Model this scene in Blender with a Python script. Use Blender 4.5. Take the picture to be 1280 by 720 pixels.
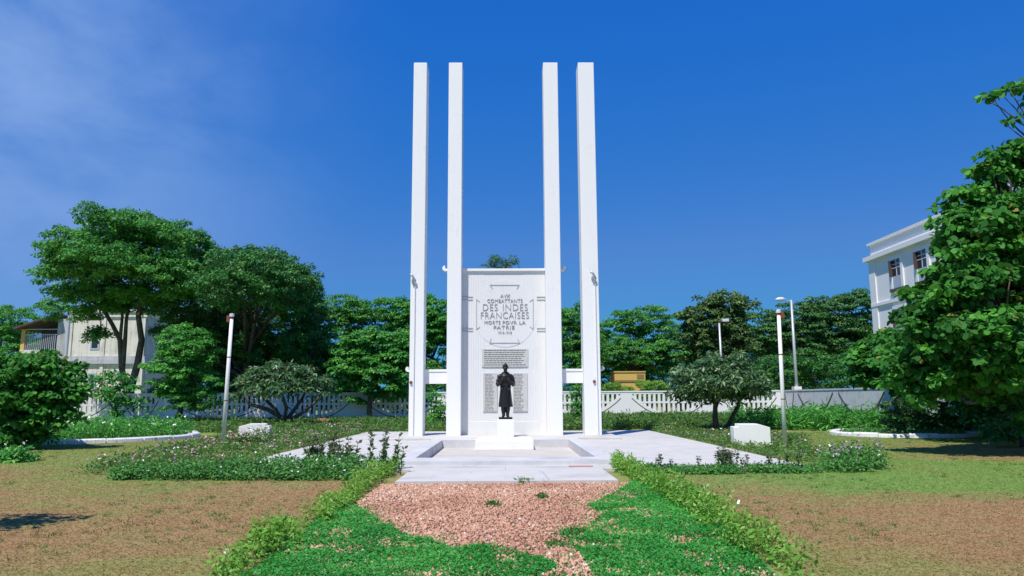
import bpy, bmesh, math, random
import numpy as np
from mathutils import Matrix, Vector

for o in list(bpy.data.objects):
    bpy.data.objects.remove(o, do_unlink=True)
sc = bpy.context.scene
COL = sc.collection

# ---------------------------------------------------------------- camera
F = 930.0
PITCH = math.atan(138.0 / F)
YAW = math.atan(9.0 / F)
ROLL = math.radians(0.3)
EYE = Vector((0, 0, 1.65))
CAMR = Matrix.Rotation(-YAW, 4, 'Z') @ Matrix.Rotation(math.pi / 2 + PITCH, 4, 'X') @ Matrix.Rotation(ROLL * -1, 4, 'Z')
cd = bpy.data.cameras.new("camera")
cam = bpy.data.objects.new("camera", cd)
COL.objects.link(cam)
cam.matrix_world = Matrix.Translation(EYE) @ CAMR
cd.sensor_width = 36
cd.lens = F / 1280 * 36
cd.clip_start = 0.1
cd.clip_end = 4000
sc.camera = cam

# ---------------------------------------------------------------- sky, sun, exposure
SUN_AZ = math.radians(27)      # left of straight behind the camera
SUN_EL = math.radians(60)
w = bpy.data.worlds.new("World")
sc.world = w
w.use_nodes = True
nt = w.node_tree
for n in list(nt.nodes):
    nt.nodes.remove(n)
wo = nt.nodes.new("ShaderNodeOutputWorld")
bg = nt.nodes.new("ShaderNodeBackground")
sky = nt.nodes.new("ShaderNodeTexSky")
sky.sky_type = 'NISHITA'
sky.sun_disc = False
sky.sun_elevation = SUN_EL
sky.sun_rotation = math.pi + SUN_AZ
sky.altitude = 300
sky.air_density = 1.0
sky.dust_density = 0.3
sky.ozone_density = 3.0
hsv = nt.nodes.new("ShaderNodeHueSaturation")
hsv.inputs['Saturation'].default_value = 1.0
hsv.inputs['Value'].default_value = 0.95
tc = nt.nodes.new("ShaderNodeTexCoord")
mp = nt.nodes.new("ShaderNodeMapping")
mp.inputs['Scale'].default_value = (1.0, 1.0, 1.8)
mp.inputs['Location'].default_value = (0.35, 0.0, 0.1)
nz = nt.nodes.new("ShaderNodeTexNoise")
nz.inputs['Scale'].default_value = 3.4
nz.inputs['Detail'].default_value = 6
nz.inputs['Roughness'].default_value = 0.55
nz.inputs['Distortion'].default_value = 0.2
dot = nt.nodes.new("ShaderNodeVectorMath")
dot.operation = 'DOT_PRODUCT'
cl_dir = (CAMR.to_3x3() @ Vector(((-60 - 640) / F, -(90 - 360) / F, -1))).normalized()
dot.inputs[1].default_value = cl_dir
mr = nt.nodes.new("ShaderNodeMapRange")
mr.interpolation_type = 'LINEAR'
mr.inputs['From Min'].default_value = 0.87
mr.inputs['From Max'].default_value = 1.0
cr = nt.nodes.new("ShaderNodeMapRange")
cr.interpolation_type = 'SMOOTHSTEP'
cr.inputs['From Min'].default_value = 0.34
cr.inputs['From Max'].default_value = 0.66
ml = nt.nodes.new("ShaderNodeMath"); ml.operation = 'MULTIPLY'
ml2 = nt.nodes.new("ShaderNodeMath"); ml2.operation = 'MULTIPLY'
ml2.inputs[1].default_value = 0.95
mx = nt.nodes.new("ShaderNodeMix"); mx.data_type = 'RGBA'
CLOUD = (2.7, 4.6, 8.9, 1)
mx.inputs[7].default_value = CLOUD
L = nt.links.new
# grade of the sky: deeper, more saturated blue than the raw model
sep = nt.nodes.new("ShaderNodeSeparateColor"); com = nt.nodes.new("ShaderNodeCombineColor")
L(sky.outputs[0], sep.inputs[0])
for i, (gain, power, top) in enumerate(((0.165, 2.0, 0.9), (1.23, 0.62, 8.0), (5.86, 0.145, 12.0))):
    a_ = nt.nodes.new("ShaderNodeMath"); a_.operation = 'POWER'; a_.inputs[1].default_value = power
    b_ = nt.nodes.new("ShaderNodeMath"); b_.operation = 'MULTIPLY'; b_.inputs[1].default_value = gain
    c_ = nt.nodes.new("ShaderNodeMath"); c_.operation = 'MINIMUM'; c_.inputs[1].default_value = top
    L(sep.outputs[i], a_.inputs[0]); L(a_.outputs[0], b_.inputs[0]); L(b_.outputs[0], c_.inputs[0]); L(c_.outputs[0], com.inputs[i])
L(com.outputs[0], hsv.inputs['Color'])
L(tc.outputs['Generated'], mp.inputs[0]); L(mp.outputs[0], nz.inputs['Vector'])
L(tc.outputs['Generated'], dot.inputs[0])
L(dot.outputs['Value'], mr.inputs['Value'])
L(nz.outputs[0], cr.inputs['Value'])
cr.inputs['To Min'].default_value = 0.3
pw = nt.nodes.new('ShaderNodeMath'); pw.operation = 'POWER'; pw.inputs[1].default_value = 2.4
L(mr.outputs[0], pw.inputs[0]); L(pw.outputs[0], ml.inputs[0]); L(cr.outputs[0], ml.inputs[1])
L(ml.outputs[0], ml2.inputs[0])
L(ml2.outputs[0], mx.inputs[0]); L(hsv.outputs[0], mx.inputs[6])
L(mx.outputs[2], bg.inputs[0])
bg.inputs[1].default_value = 0.085
L(bg.outputs[0], wo.inputs[0])

sd = bpy.data.lights.new("sun", 'SUN')
sd.energy = 4.6
sd.angle = math.radians(0.5)
sd.color = (1.0, 0.955, 0.88)
sun = bpy.data.objects.new("sun", sd)
COL.objects.link(sun)
to_sun = Vector((-math.sin(SUN_AZ) * math.cos(SUN_EL), -math.cos(SUN_AZ) * math.cos(SUN_EL), math.sin(SUN_EL)))
sun.rotation_euler = to_sun.to_track_quat('Z', 'Y').to_euler()
sun.location = to_sun * 60

vs = sc.view_settings
vs.view_transform = 'Standard'
vs.look = 'None'
vs.exposure = 0.06
vs.gamma = 1.0
vs.use_curve_mapping = False

# ---------------------------------------------------------------- helpers
R3 = CAMR.to_3x3()


def ray(u, v):
    return R3 @ Vector(((u - 640) / F, -(v - 360) / F, -1))


def P(u, v, Y):
    d = ray(u, v)
    return EYE + d * (Y / d.y)


def G(u, v, z=0.0):
    d = ray(u, v)
    return EYE + d * ((z - EYE.z) / d.z)


def scale_at(Y):
    return F / Y      # pixels of the 1280 wide photograph per metre


def link(name, mesh, mat=None, parent=None):
    o = bpy.data.objects.new(name, mesh)
    COL.objects.link(o)
    if mat is not None:
        mesh.materials.clear()
        for m in (mat if isinstance(mat, (list, tuple)) else [mat]):
            mesh.materials.append(m)
    if parent is not None:
        o.parent = parent
    return o


def empty(name, loc=(0, 0, 0), rz=0.0):
    o = bpy.data.objects.new(name, None)
    COL.objects.link(o)
    o.location = loc
    o.rotation_euler = (0, 0, rz)
    o.empty_display_size = 0.3
    return o


def tag(o, label=None, cat=None, group=None, kind=None):
    if label: o["label"] = label
    if cat: o["category"] = cat
    if group: o["group"] = group
    if kind: o["kind"] = kind
    return o


class MB:
    """collects shapes into one mesh"""
    def __init__(s):
        s.v = []; s.f = []

    def add(s, vs, fs):
        b = len(s.v)
        s.v += [tuple(x) for x in vs]
        s.f += [tuple(b + i for i in f) for f in fs]
        return s

    def box(s, x0, x1, y0, y1, z0, z1):
        v = [(x0, y0, z0), (x1, y0, z0), (x1, y1, z0), (x0, y1, z0), (x0, y0, z1), (x1, y0, z1), (x1, y1, z1), (x0, y1, z1)]
        return s.add(v, [(0, 3, 2, 1), (4, 5, 6, 7), (0, 1, 5, 4), (1, 2, 6, 5), (2, 3, 7, 6), (3, 0, 4, 7)])

    def prism(s, pts, y0, y1):
        """polygon in XZ (counter clockwise seen from -Y) extruded along Y"""
        n = len(pts)
        v = [(x, y0, z) for x, z in pts] + [(x, y1, z) for x, z in pts]
        f = [tuple(range(n)), tuple(range(2 * n - 1, n - 1, -1))]
        f += [(i, n + i, n + (i + 1) % n, (i + 1) % n) for i in range(n)]
        return s.add(v, f)

    def slab(s, pts, z0, z1):
        """polygon in XY (counter clockwise from above) extruded along Z"""
        n = len(pts)
        v = [(x, y, z0) for x, y in pts] + [(x, y, z1) for x, y in pts]
        f = [tuple(range(n - 1, -1, -1)), tuple(range(n, 2 * n))]
        f += [(i, (i + 1) % n, n + (i + 1) % n, n + i) for i in range(n)]
        return s.add(v, f)

    def tube(s, pts, radii, n=8, caps=True):
        pts = [Vector(p) for p in pts]
        if not isinstance(radii, (list, tuple)):
            radii = [radii] * len(pts)
        b = len(s.v)
        up = Vector((0.31, 0.17, 0.93))
        for i, p in enumerate(pts):
            t = (pts[min(i + 1, len(pts) - 1)] - pts[max(i - 1, 0)])
            t = t.normalized() if t.length > 1e-9 else Vector((0, 0, 1))
            a = t.cross(up)
            if a.length < 0.1:
                a = t.cross(Vector((1, 0, 0)))
            a.normalize(); c = t.cross(a)
            for k in range(n):
                q = 2 * math.pi * k / n
                s.v.append(tuple(p + (a * math.cos(q) + c * math.sin(q)) * radii[i]))
        for i in range(len(pts) - 1):
            for k in range(n):
                k2 = (k + 1) % n
                s.f.append((b + i * n + k, b + (i + 1) * n + k, b + (i + 1) * n + k2, b + i * n + k2))
        if caps:
            s.f.append(tuple(b + k for k in range(n)))
            e = b + (len(pts) - 1) * n
            s.f.append(tuple(e + k for k in range(n - 1, -1, -1)))
        return s

    def build(s, name, mat=None, parent=None, smooth=False, bevel=0.0):
        me = bpy.data.meshes.new(name)
        me.from_pydata(s.v, [], s.f)
        me.update()
        if bevel:
            bm = bmesh.new(); bm.from_mesh(me)
            bmesh.ops.recalc_face_normals(bm, faces=bm.faces)
            es = [e for e in bm.edges if len(e.link_faces) == 2 and e.calc_face_angle(0) > 0.6]
            bmesh.ops.bevel(bm, geom=es, offset=bevel, segments=2, profile=0.5, affect='EDGES', clamp_overlap=True)
            bm.to_mesh(me); bm.free()
        if smooth:
            me.polygons.foreach_set("use_smooth", [True] * len(me.polygons))
        return link(name, me, mat, parent)


def np_mesh(name, verts, faces, mat, parent=None, tint=None, smooth=False):
    verts = np.ascontiguousarray(verts, dtype=np.float32)
    faces = np.ascontiguousarray(faces, dtype=np.int32)
    k = faces.shape[1]
    me = bpy.data.meshes.new(name)
    me.vertices.add(len(verts)); me.vertices.foreach_set("co", verts.ravel())
    me.loops.add(faces.size); me.loops.foreach_set("vertex_index", faces.ravel())
    me.polygons.add(len(faces))
    me.polygons.foreach_set("loop_start", np.arange(0, faces.size, k, dtype=np.int32))
    me.polygons.foreach_set("loop_total", np.full(len(faces), k, dtype=np.int32))
    if smooth:
        me.polygons.foreach_set("use_smooth", np.ones(len(faces), dtype=bool))
    if tint is not None:
        a = me.attributes.new("tint", 'FLOAT', 'FACE')
        a.data.foreach_set("value", np.ascontiguousarray(tint, dtype=np.float32))
    me.update(calc_edges=True)
    return link(name, me, mat, parent)


# ---------------------------------------------------------------- materials
class NT:
    def __init__(s, name):
        s.m = bpy.data.materials.new(name); s.m.use_nodes = True
        s.t = s.m.node_tree
        s.b = s.t.nodes["Principled BSDF"]
        s.out = s.t.nodes["Material Output"]
        s.tc = s.n("ShaderNodeTexCoord")

    def n(s, kind, **kw):
        x = s.t.nodes.new(kind)
        for k, v in kw.items(): setattr(x, k, v)
        return x

    def l(s, a, b): s.t.links.new(a, b)

    def noise(s, scale, detail=4, rough=0.6, coord='Object', stretch=None):
        x = s.n("ShaderNodeTexNoise")
        x.inputs['Scale'].default_value = scale; x.inputs['Detail'].default_value = detail
        x.inputs['Roughness'].default_value = rough
        src = s.tc.outputs[coord]
        if stretch:
            m = s.n("ShaderNodeMapping"); m.inputs['Scale'].default_value = stretch
            s.l(src, m.inputs[0]); src = m.outputs[0]
        s.l(src, x.inputs['Vector'])
        return x.outputs[0]

    def ramp(s, fac, stops):
        r = s.n("ShaderNodeValToRGB"); e = r.color_ramp.elements
        while len(e) < len(stops): e.new(0.5)
        for i, (p, c) in enumerate(stops):
            e[i].position = p; e[i].color = (*c, 1) if len(c) == 3 else c
        s.l(fac, r.inputs[0]); return r.outputs[0]

    def mix(s, fac, a, b):
        m = s.n("ShaderNodeMix", data_type='RGBA')
        for sock, val in ((0, fac), (6, a), (7, b)):
            if hasattr(val, 'links'): s.l(val, m.inputs[sock])
            else: m.inputs[sock].default_value = val if sock == 0 else (*val[:3], 1)
        return m.outputs[2]

    def math(s, op, a, b=0.0):
        m = s.n("ShaderNodeMath", operation=op)
        for i, val in enumerate((a, b)):
            if hasattr(val, 'links'): s.l(val, m.inputs[i])
            else: m.inputs[i].default_value = val
        return m.outputs[0]

    def rng(s, v, a, b, c=0.0, d=1.0):
        m = s.n("ShaderNodeMapRange", interpolation_type='SMOOTHSTEP')
        s.l(v, m.inputs[0])
        for i, x in enumerate((a, b, c, d)): m.inputs[i + 1].default_value = x
        return m.outputs[0]

    def bump(s, h, strength=0.3, dist=0.02):
        b = s.n("ShaderNodeBump"); b.inputs['Strength'].default_value = strength
        b.inputs['Distance'].default_value = dist
        s.l(h, b.inputs['Height']); s.l(b.outputs[0], s.b.inputs['Normal'])

    def col(s, c):
        if hasattr(c, 'links'): s.l(c, s.b.inputs['Base Color'])
        else: s.b.inputs['Base Color'].default_value = (*c, 1)


def painted(name, base, dirt, rough=0.6, amt=(0.52, 0.75), scale=1.2, streak=True, bump=0.15):
    t = NT(name)
    n1 = t.noise(scale, 6, 0.65)
    n2 = t.noise(scale * 2.2, 4, 0.6, stretch=(3, 3, 0.25) if streak else None)
    f = t.rng(t.math('ADD', t.math('MULTIPLY', n1, 0.55), t.math('MULTIPLY', n2, 0.45)), *amt)
    t.col(t.mix(f, base, dirt))
    t.b.inputs['Roughness'].default_value = rough
    t.bump(t.noise(60, 3, 0.7), bump, 0.01)
    return t.m


def plain(name, c, rough=0.5, metal=0.0, var=0.12, scale=6):
    t = NT(name)
    n = t.noise(scale, 4, 0.6)
    t.col(t.mix(n, tuple(x * (1 - var) for x in c), tuple(min(1, x * (1 + var)) for x in c)))
    t.b.inputs['Roughness'].default_value = rough
    t.b.inputs['Metallic'].default_value = metal
    return t.m


def leafmat(name, dark, mid, light, trans=0.25, rough=0.5, spec=0.3):
    t = NT(name)
    at = t.n("ShaderNodeAttribute", attribute_name="tint")
    c = t.ramp(at.outputs['Fac'], [(0.0, dark), (0.52, mid), (0.93, light), (0.985, (0.3, 0.26, 0.06))])
    t.col(c)
    t.b.inputs['Roughness'].default_value = rough
    t.b.inputs['Specular IOR Level'].default_value = spec
    tr = t.n("ShaderNodeBsdfTranslucent")
    hs = t.n("ShaderNodeHueSaturation")
    hs.inputs['Value'].default_value = 1.4; hs.inputs['Hue'].default_value = 0.485
    t.l(c, hs.inputs['Color']); t.l(hs.outputs[0], tr.inputs['Color'])
    mxs = t.n("ShaderNodeMixShader"); mxs.inputs[0].default_value = trans
    t.l(t.b.outputs[0], mxs.inputs[1]); t.l(tr.outputs[0], mxs.inputs[2])
    t.l(mxs.outputs[0], t.out.inputs['Surface'])
    return t.m


M = {}
M['white'] = painted('white paint', (0.86, 0.85, 0.825), (0.62, 0.59, 0.54), 0.6, (0.54, 0.84), 1.1)
M['panelwhite'] = painted('panel paint', (0.755, 0.745, 0.725), (0.63, 0.62, 0.6), 0.55, (0.5, 0.8), 0.9)
M['kerbwhite'] = painted('limewash', (0.8, 0.8, 0.78), (0.34, 0.32, 0.28), 0.8, (0.5, 0.66), 3, bump=0.4)
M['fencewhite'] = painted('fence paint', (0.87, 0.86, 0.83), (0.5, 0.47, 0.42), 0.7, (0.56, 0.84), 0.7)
M['wallgrey'] = painted('weathered and shade-grey limewash', (0.72, 0.72, 0.72), (0.3, 0.27, 0.24), 0.85, (0.48, 0.72), 1.3, bump=0.3)  # weathered wall; its grey also stands for shade on the left fence
M['groove'] = plain('dirty groove', (0.1, 0.09, 0.085), 0.9)
M['letter'] = plain('engraved letters', (0.36, 0.355, 0.36), 0.7)
M['line'] = plain('engraved lines', (0.42, 0.42, 0.43), 0.8)
M['plaque'] = plain('marble plaque', (0.58, 0.57, 0.54), 0.4, 0, 0.15, 9)
M['plaquetext'] = plain('plaque letters', (0.13, 0.125, 0.12), 0.6)
M['bronze'] = plain('dark bronze', (0.03, 0.028, 0.028), 0.4, 0.6, 0.45, 12)
M['rust'] = plain('rust', (0.2, 0.07, 0.03), 0.8, 0, 0.4, 8)
M['dark'] = plain('dark metal', (0.03, 0.03, 0.035), 0.5)
M['steel'] = plain('galvanised steel', (0.5, 0.52, 0.55), 0.45, 0.3)
M['lamp'] = plain('lamp housing', (0.7, 0.7, 0.7), 0.4)
M['bark'] = painted('bark', (0.15, 0.125, 0.105), (0.04, 0.034, 0.03), 0.9, (0.4, 0.65), 3, bump=0.8)
M['paleb'] = painted('pale bark', (0.2, 0.18, 0.16), (0.08, 0.07, 0.06), 0.9, (0.4, 0.65), 3, bump=0.8)
M['cream'] = painted('cream plaster', (0.74, 0.7, 0.6), (0.38, 0.35, 0.31), 0.85, (0.45, 0.7), 0.5)
M['greyplaster'] = painted('grey plaster and wall shade', (0.5, 0.5, 0.52), (0.26, 0.25, 0.25), 0.85, (0.45, 0.72), 0.35)
M['offwhite'] = painted('building paint', (0.85, 0.84, 0.83), (0.68, 0.66, 0.64), 0.7, (0.52, 0.85), 0.2)
M['tile'] = painted('roof tile', (0.1, 0.065, 0.055), (0.05, 0.035, 0.03), 0.85, (0.4, 0.65), 1.5)
M['glass'] = plain('window glass', (0.03, 0.035, 0.045), 0.12)
M['shutter'] = plain('shutter', (0.45, 0.5, 0.6), 0.6)
M['brownwood'] = plain('brown wood', (0.09, 0.06, 0.055), 0.6)
M['yellow'] = painted('yellow paint', (0.72, 0.46, 0.12), (0.4, 0.25, 0.09), 0.6, (0.5, 0.8), 1.5)
M['yellowd'] = plain('yellow recess', (0.3, 0.19, 0.07), 0.7)
M['soil'] = painted('soil', (0.3, 0.15, 0.075), (0.16, 0.085, 0.045), 0.95, (0.4, 0.65), 4, False, 0.8)
M['redplastic'] = plain('faded red paint', (0.5, 0.2, 0.2), 0.7)
M['petal_w'] = plain('white petal', (0.85, 0.83, 0.78), 0.6)
M['petal_p'] = plain('pink petal', (0.55, 0.2, 0.27), 0.6)
M['petal_v'] = plain('mauve petal', (0.4, 0.17, 0.4), 0.6)

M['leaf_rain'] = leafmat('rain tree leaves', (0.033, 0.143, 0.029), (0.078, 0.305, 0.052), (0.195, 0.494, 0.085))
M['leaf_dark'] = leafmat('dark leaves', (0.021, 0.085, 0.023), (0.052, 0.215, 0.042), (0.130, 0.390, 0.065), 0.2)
M['leaf_bush'] = leafmat('bush leaves', (0.037, 0.175, 0.031), (0.088, 0.350, 0.056), (0.200, 0.537, 0.088), 0.25)
M['leaf_far'] = leafmat('far leaves', (0.029, 0.102, 0.030), (0.066, 0.204, 0.050), (0.144, 0.324, 0.072), 0.2)
M['leaf_olive'] = leafmat('olive leaves', (0.046, 0.098, 0.033), (0.104, 0.208, 0.058), (0.247, 0.351, 0.104), 0.25)
M['leaf_frangi'] = leafmat('frangipani leaves', (0.033, 0.09, 0.036), (0.085, 0.195, 0.07), (0.26, 0.37, 0.16), 0.2, 0.38, 0.4)
M['leaf_almond'] = leafmat('sea almond leaves', (0.023, 0.098, 0.021), (0.057, 0.241, 0.034), (0.149, 0.460, 0.057), 0.3, 0.6, 0.2)
M['leaf_hedge'] = leafmat('hedge leaves', (0.08, 0.24, 0.025), (0.19, 0.42, 0.05), (0.45, 0.58, 0.17), 0.35)
M['leaf_herb'] = leafmat('ground cover leaves', (0.025, 0.2, 0.025), (0.055, 0.34, 0.05), (0.12, 0.47, 0.085), 0.3)
M['leaf_bed'] = leafmat('bed leaves', (0.035, 0.14, 0.03), (0.085, 0.27, 0.05), (0.19, 0.4, 0.09), 0.25)
M['leaf_weed'] = leafmat('weed leaves', (0.045, 0.12, 0.025), (0.1, 0.22, 0.045), (0.2, 0.34, 0.08), 0.25)
M['leaf_red'] = leafmat('reddish shoot leaves', (0.035, 0.11, 0.025), (0.08, 0.19, 0.045), (0.17, 0.14, 0.075), 0.25)


def lawn_material(name, blades=False):
    t = NT(name)
    geo = t.n("ShaderNodeNewGeometry")
    sp = t.n("ShaderNodeSeparateXYZ"); t.l(geo.outputs['Position'], sp.inputs[0])
    def pn(scale, detail, rough=0.6):
        x = t.n("ShaderNodeTexNoise"); x.inputs['Scale'].default_value = scale
        x.inputs['Detail'].default_value = detail; x.inputs['Roughness'].default_value = rough
        mpn = t.n("ShaderNodeMapping"); mpn.inputs['Scale'].default_value = (1, 1, 0)
        t.l(geo.outputs['Position'], mpn.inputs[0]); t.l(mpn.outputs[0], x.inputs['Vector'])
        return x.outputs[0]
    big = pn(0.16, 4, 0.6)
    mid = pn(0.9, 5, 0.65)
    fine = pn(9, 4, 0.7)
    grain = pn(70, 3, 0.8)
    wob = pn(0.35, 4, 0.65)
    yy_ = t.math('ADD', sp.outputs[1], t.math('MULTIPLY', t.math('SUBTRACT', wob, 0.5), 9.0))
    band = t.math('MULTIPLY', t.rng(yy_, 11.6, 15.5), t.rng(yy_, 20.5, 16.0))
    band = t.math('MULTIPLY', band, t.rng(sp.outputs[0], 1.5, 5.0))
    far = t.rng(yy_, 13.0, 24.0)
    near = t.rng(sp.outputs[1], 9.5, 6.0)
    g = t.math('ADD', t.math('MULTIPLY', big, 1.5), t.math('MULTIPLY', mid, 0.75))
    g = t.math('ADD', g, t.math('MULTIPLY', far, 0.26))
    g = t.math('ADD', g, t.math('MULTIPLY', band, 0.42))
    g = t.math('ADD', g, t.math('MULTIPLY', near, 0.1))
    g = t.math('ADD', g, t.math('MULTIPLY', fine, 0.16))
    gf = t.rng(g, 0.98, 1.76)
    red = t.rng(pn(0.55, 5, 0.7), 0.4, 0.62)
    dry = t.mix(fine, (0.29, 0.175, 0.08), (0.43, 0.28, 0.135))
    dry = t.mix(t.math('MULTIPLY', red, 0.35), dry, t.mix(fine, (0.29, 0.135, 0.06), (0.4, 0.21, 0.1)))
    grn = t.mix(fine, (0.12, 0.24, 0.045), (0.22, 0.37, 0.075))
    c = t.mix(gf, dry, grn)
    if blades:
        at = t.n("ShaderNodeAttribute", attribute_name="tint")
        c = t.mix(t.math('MULTIPLY', at.outputs['Fac'], 0.35), c, (0.42, 0.31, 0.16))
    else:
        dk = t.rng(grain, 0.35, 0.62)
        c = t.mix(dk, t.mix(0.25, c, (0.14, 0.1, 0.05)), c)
        t.bump(t.math('ADD', grain, fine), 0.25, 0.015)
    t.col(c)
    t.b.inputs['Roughness'].default_value = 0.9
    t.b.inputs['Specular IOR Level'].default_value = 0.15
    if blades:
        tr = t.n('ShaderNodeBsdfTranslucent'); t.l(c, tr.inputs['Color'])
        ms = t.n('ShaderNodeMixShader'); ms.inputs[0].default_value = 0.5
        t.l(t.b.outputs[0], ms.inputs[1]); t.l(tr.outputs[0], ms.inputs[2]); t.l(ms.outputs[0], t.out.inputs['Surface'])
    return t.m


M['lawn'] = lawn_material('dry lawn')
M['blade'] = lawn_material('dry grass blades', True)


def concrete(name, a, b, stain, joints=False):
    t = NT(name)
    n = t.noise(1.1, 6, 0.7); n2 = t.noise(0.35, 4, 0.6, stretch=(1, 2.5, 1)); n3 = t.noise(25, 3, 0.7)
    c = t.mix(t.rng(n, 0.35, 0.68), a, b)
    c = t.mix(t.math('MULTIPLY', t.rng(n2, 0.54, 0.72), 0.65), c, stain)
    c = t.mix(t.math('MULTIPLY', t.rng(n3, 0.58, 0.75), 0.35), c, stain)
    if joints:
        br = t.n("ShaderNodeTexBrick"); br.offset = 0.5
        for k_, v_ in (('Scale', 1.0), ('Mortar Size', 0.012), ('Brick Width', 1.5), ('Row Height', 0.9), ('Mortar Smooth', 0.4)): br.inputs[k_].default_value = v_
        t.l(t.tc.outputs['Object'], br.inputs['Vector'])
        jm = t.math('MULTIPLY', br.outputs['Fac'], t.rng(t.noise(0.9, 3), 0.4, 0.6, 0.1, 0.75))
        c = t.mix(jm, c, stain)
        cr_ = t.n("ShaderNodeTexVoronoi", feature='DISTANCE_TO_EDGE'); cr_.inputs['Scale'].default_value = 0.45
        t.l(t.tc.outputs['Object'], cr_.inputs['Vector'])
        ck = t.math('MULTIPLY', t.rng(cr_.outputs['Distance'], 0.012, 0.004), t.rng(t.noise(0.5, 3), 0.5, 0.6))
        c = t.mix(t.math('MULTIPLY', ck, 0.6), c, stain)
    t.col(c); t.b.inputs['Roughness'].default_value = 0.85
    t.bump(n3, 0.2, 0.01)
    return t.m


M['paving'] = concrete('pale paving', (0.6, 0.575, 0.54), (0.53, 0.51, 0.48), (0.36, 0.345, 0.33), True)
M['basin'] = concrete('basin concrete', (0.62, 0.61, 0.61), (0.5, 0.5, 0.5), (0.33, 0.33, 0.34))
M['basinfloor'] = concrete('basin floor', (0.58, 0.53, 0.48), (0.52, 0.47, 0.42), (0.4, 0.34, 0.29))


def gravel_mat():
    t = NT('pink gravel')
    vo = t.n("ShaderNodeTexVoronoi"); vo.inputs['Scale'].default_value = 26
    t.l(t.tc.outputs['Object'], vo.inputs['Vector'])
    sp = t.n("ShaderNodeSeparateColor"); t.l(vo.outputs['Color'], sp.inputs[0])
    c = t.ramp(sp.outputs[0], [(0, (0.17, 0.07, 0.04)), (0.3, (0.38, 0.18, 0.1)), (0.75, (0.55, 0.31, 0.19)), (1, (0.66, 0.48, 0.36))])
    c = t.mix(t.rng(vo.outputs['Distance'], 0.25, 0.7), c, (0.14, 0.065, 0.045))
    t.col(c); t.b.inputs['Roughness'].default_value = 0.9
    t.bump(t.math('SUBTRACT', 1.0, vo.outputs['Distance']), 0.8, 0.03)
    return t.m


M['gravel'] = gravel_mat()
tp = NT('pebbles')
at = tp.n("ShaderNodeAttribute", attribute_name="tint")
tp.col(tp.ramp(at.outputs['Fac'], [(0, (0.25, 0.11, 0.065)), (0.35, (0.48, 0.245, 0.155)), (0.8, (0.66, 0.41, 0.275)), (1, (0.76, 0.64, 0.53))]))
tp.b.inputs['Roughness'].default_value = 0.85
M['pebble'] = tp.m

# ---------------------------------------------------------------- foliage tools
def unit(v):
    return v / np.maximum(np.linalg.norm(v, axis=1, keepdims=True), 1e-9)


def leaves(pos, nrm, length, width, rng, axis=None, tint=None, broad=False):
    """one leaf per position: returns verts, faces, tint.  broad = six-sided rounded leaf"""
    n = len(pos)
    nrm = unit(nrm)
    if axis is None:
        axis = rng.normal(size=(n, 3))
    a = axis - nrm * (axis * nrm).sum(1, keepdims=True)
    a = unit(a)
    b = np.cross(nrm, a)
    s = rng.uniform(0.7, 1.25, (n, 1))
    ln = length * s; wd = width * s
    if broad:
        prof = [(0.0, 0.12), (0.35, 0.9), (0.72, 1.0), (1.0, 0.3), (1.0, -0.3), (0.72, -1.0), (0.35, -0.9), (0.0, -0.12)]
        v = np.stack([pos + a * (ln * t) + b * (wd * 0.5 * w_) + nrm * (ln * 0.1 * abs(w_) - ln * 0.12 * t * t) for t, w_ in prof], 1)
        f = np.arange(n * 8).reshape(n, 8)
    else:
        v = np.stack([pos, pos + a * ln * 0.45 + b * wd * 0.5, pos + a * ln - nrm * ln * 0.15, pos + a * ln * 0.45 - b * wd * 0.5], 1)
        f = np.arange(n * 4).reshape(n, 4)
    if tint is None:
        tint = rng.uniform(0, 1, n)
    return v.reshape(-1, 3), f, tint


def clump_points(ells, cr, rng, under=0.35, fill=0.25, jitter=0.25, density=1.0):
    """clump centres over the surface of world ellipsoids (c, rx, ry, rz)"""
    out = []
    for c, rx, ry, rz in ells:
        area = 4 * math.pi * (((rx * ry) ** 1.6 + (rx * rz) ** 1.6 + (ry * rz) ** 1.6) / 3) ** (1 / 1.6)
        n = max(4, int(density * area / (cr * cr * 2.0)))
        d = unit(rng.normal(size=(n, 3)))
        keep = (d[:, 2] > -0.25) | (rng.uniform(size=n) < under)
        d = d[keep]
        r = 1 + rng.normal(size=(len(d), 1)) * jitter * 0.5
        r = np.where(rng.uniform(size=(len(d), 1)) < fill, rng.uniform(0.4, 0.9, (len(d), 1)), r)
        out.append(np.array(c) + d * r * np.array([rx, ry, rz]))
    return np.concatenate(out)


def crown_mesh(name, cl, cr, per, ll, lw, mat, parent, rng, flat=0.6, upb=0.7, broad=False, cvar=0.35, rad=None):
    """leaves around clump centres"""
    n = len(cl)
    if rad is None: rad = cr * rng.uniform(0.65, 1.3, n)
    idx = np.repeat(np.arange(n), per)
    keep = rng.uniform(size=len(idx)) < (rad[idx] / cr / 1.3) ** 1.5
    idx = idx[keep]
    d = unit(rng.normal(size=(len(idx), 3)))
    d[:, 2] = np.where(d[:, 2] < -0.2, -d[:, 2] * 0.6, d[:, 2])
    r = rng.uniform(0.25, 1.0, (len(idx), 1)) ** 0.5
    pos = cl[idx] + d * r * rad[idx][:, None] * np.array([1, 1, flat])
    nrm = d * 0.7 + np.array([0, 0, upb]) + rng.normal(size=d.shape) * 0.45
    ax = d * np.array([1, 1, 0.2]) + rng.normal(size=d.shape) * 0.6
    ct = rng.uniform(0, 1, n)
    tint = np.clip((1 - cvar) * rng.beta(2, 2.6, len(idx)) + cvar * ct[idx], 0, 1)
    tint = np.where(rng.uniform(size=len(tint)) < 0.012, 1.0, np.minimum(tint, 0.93))
    v, f, tt = leaves(pos, nrm, ll, lw, rng, ax, tint, broad)
    return np_mesh(name, v, f, mat, parent, tt)


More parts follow.
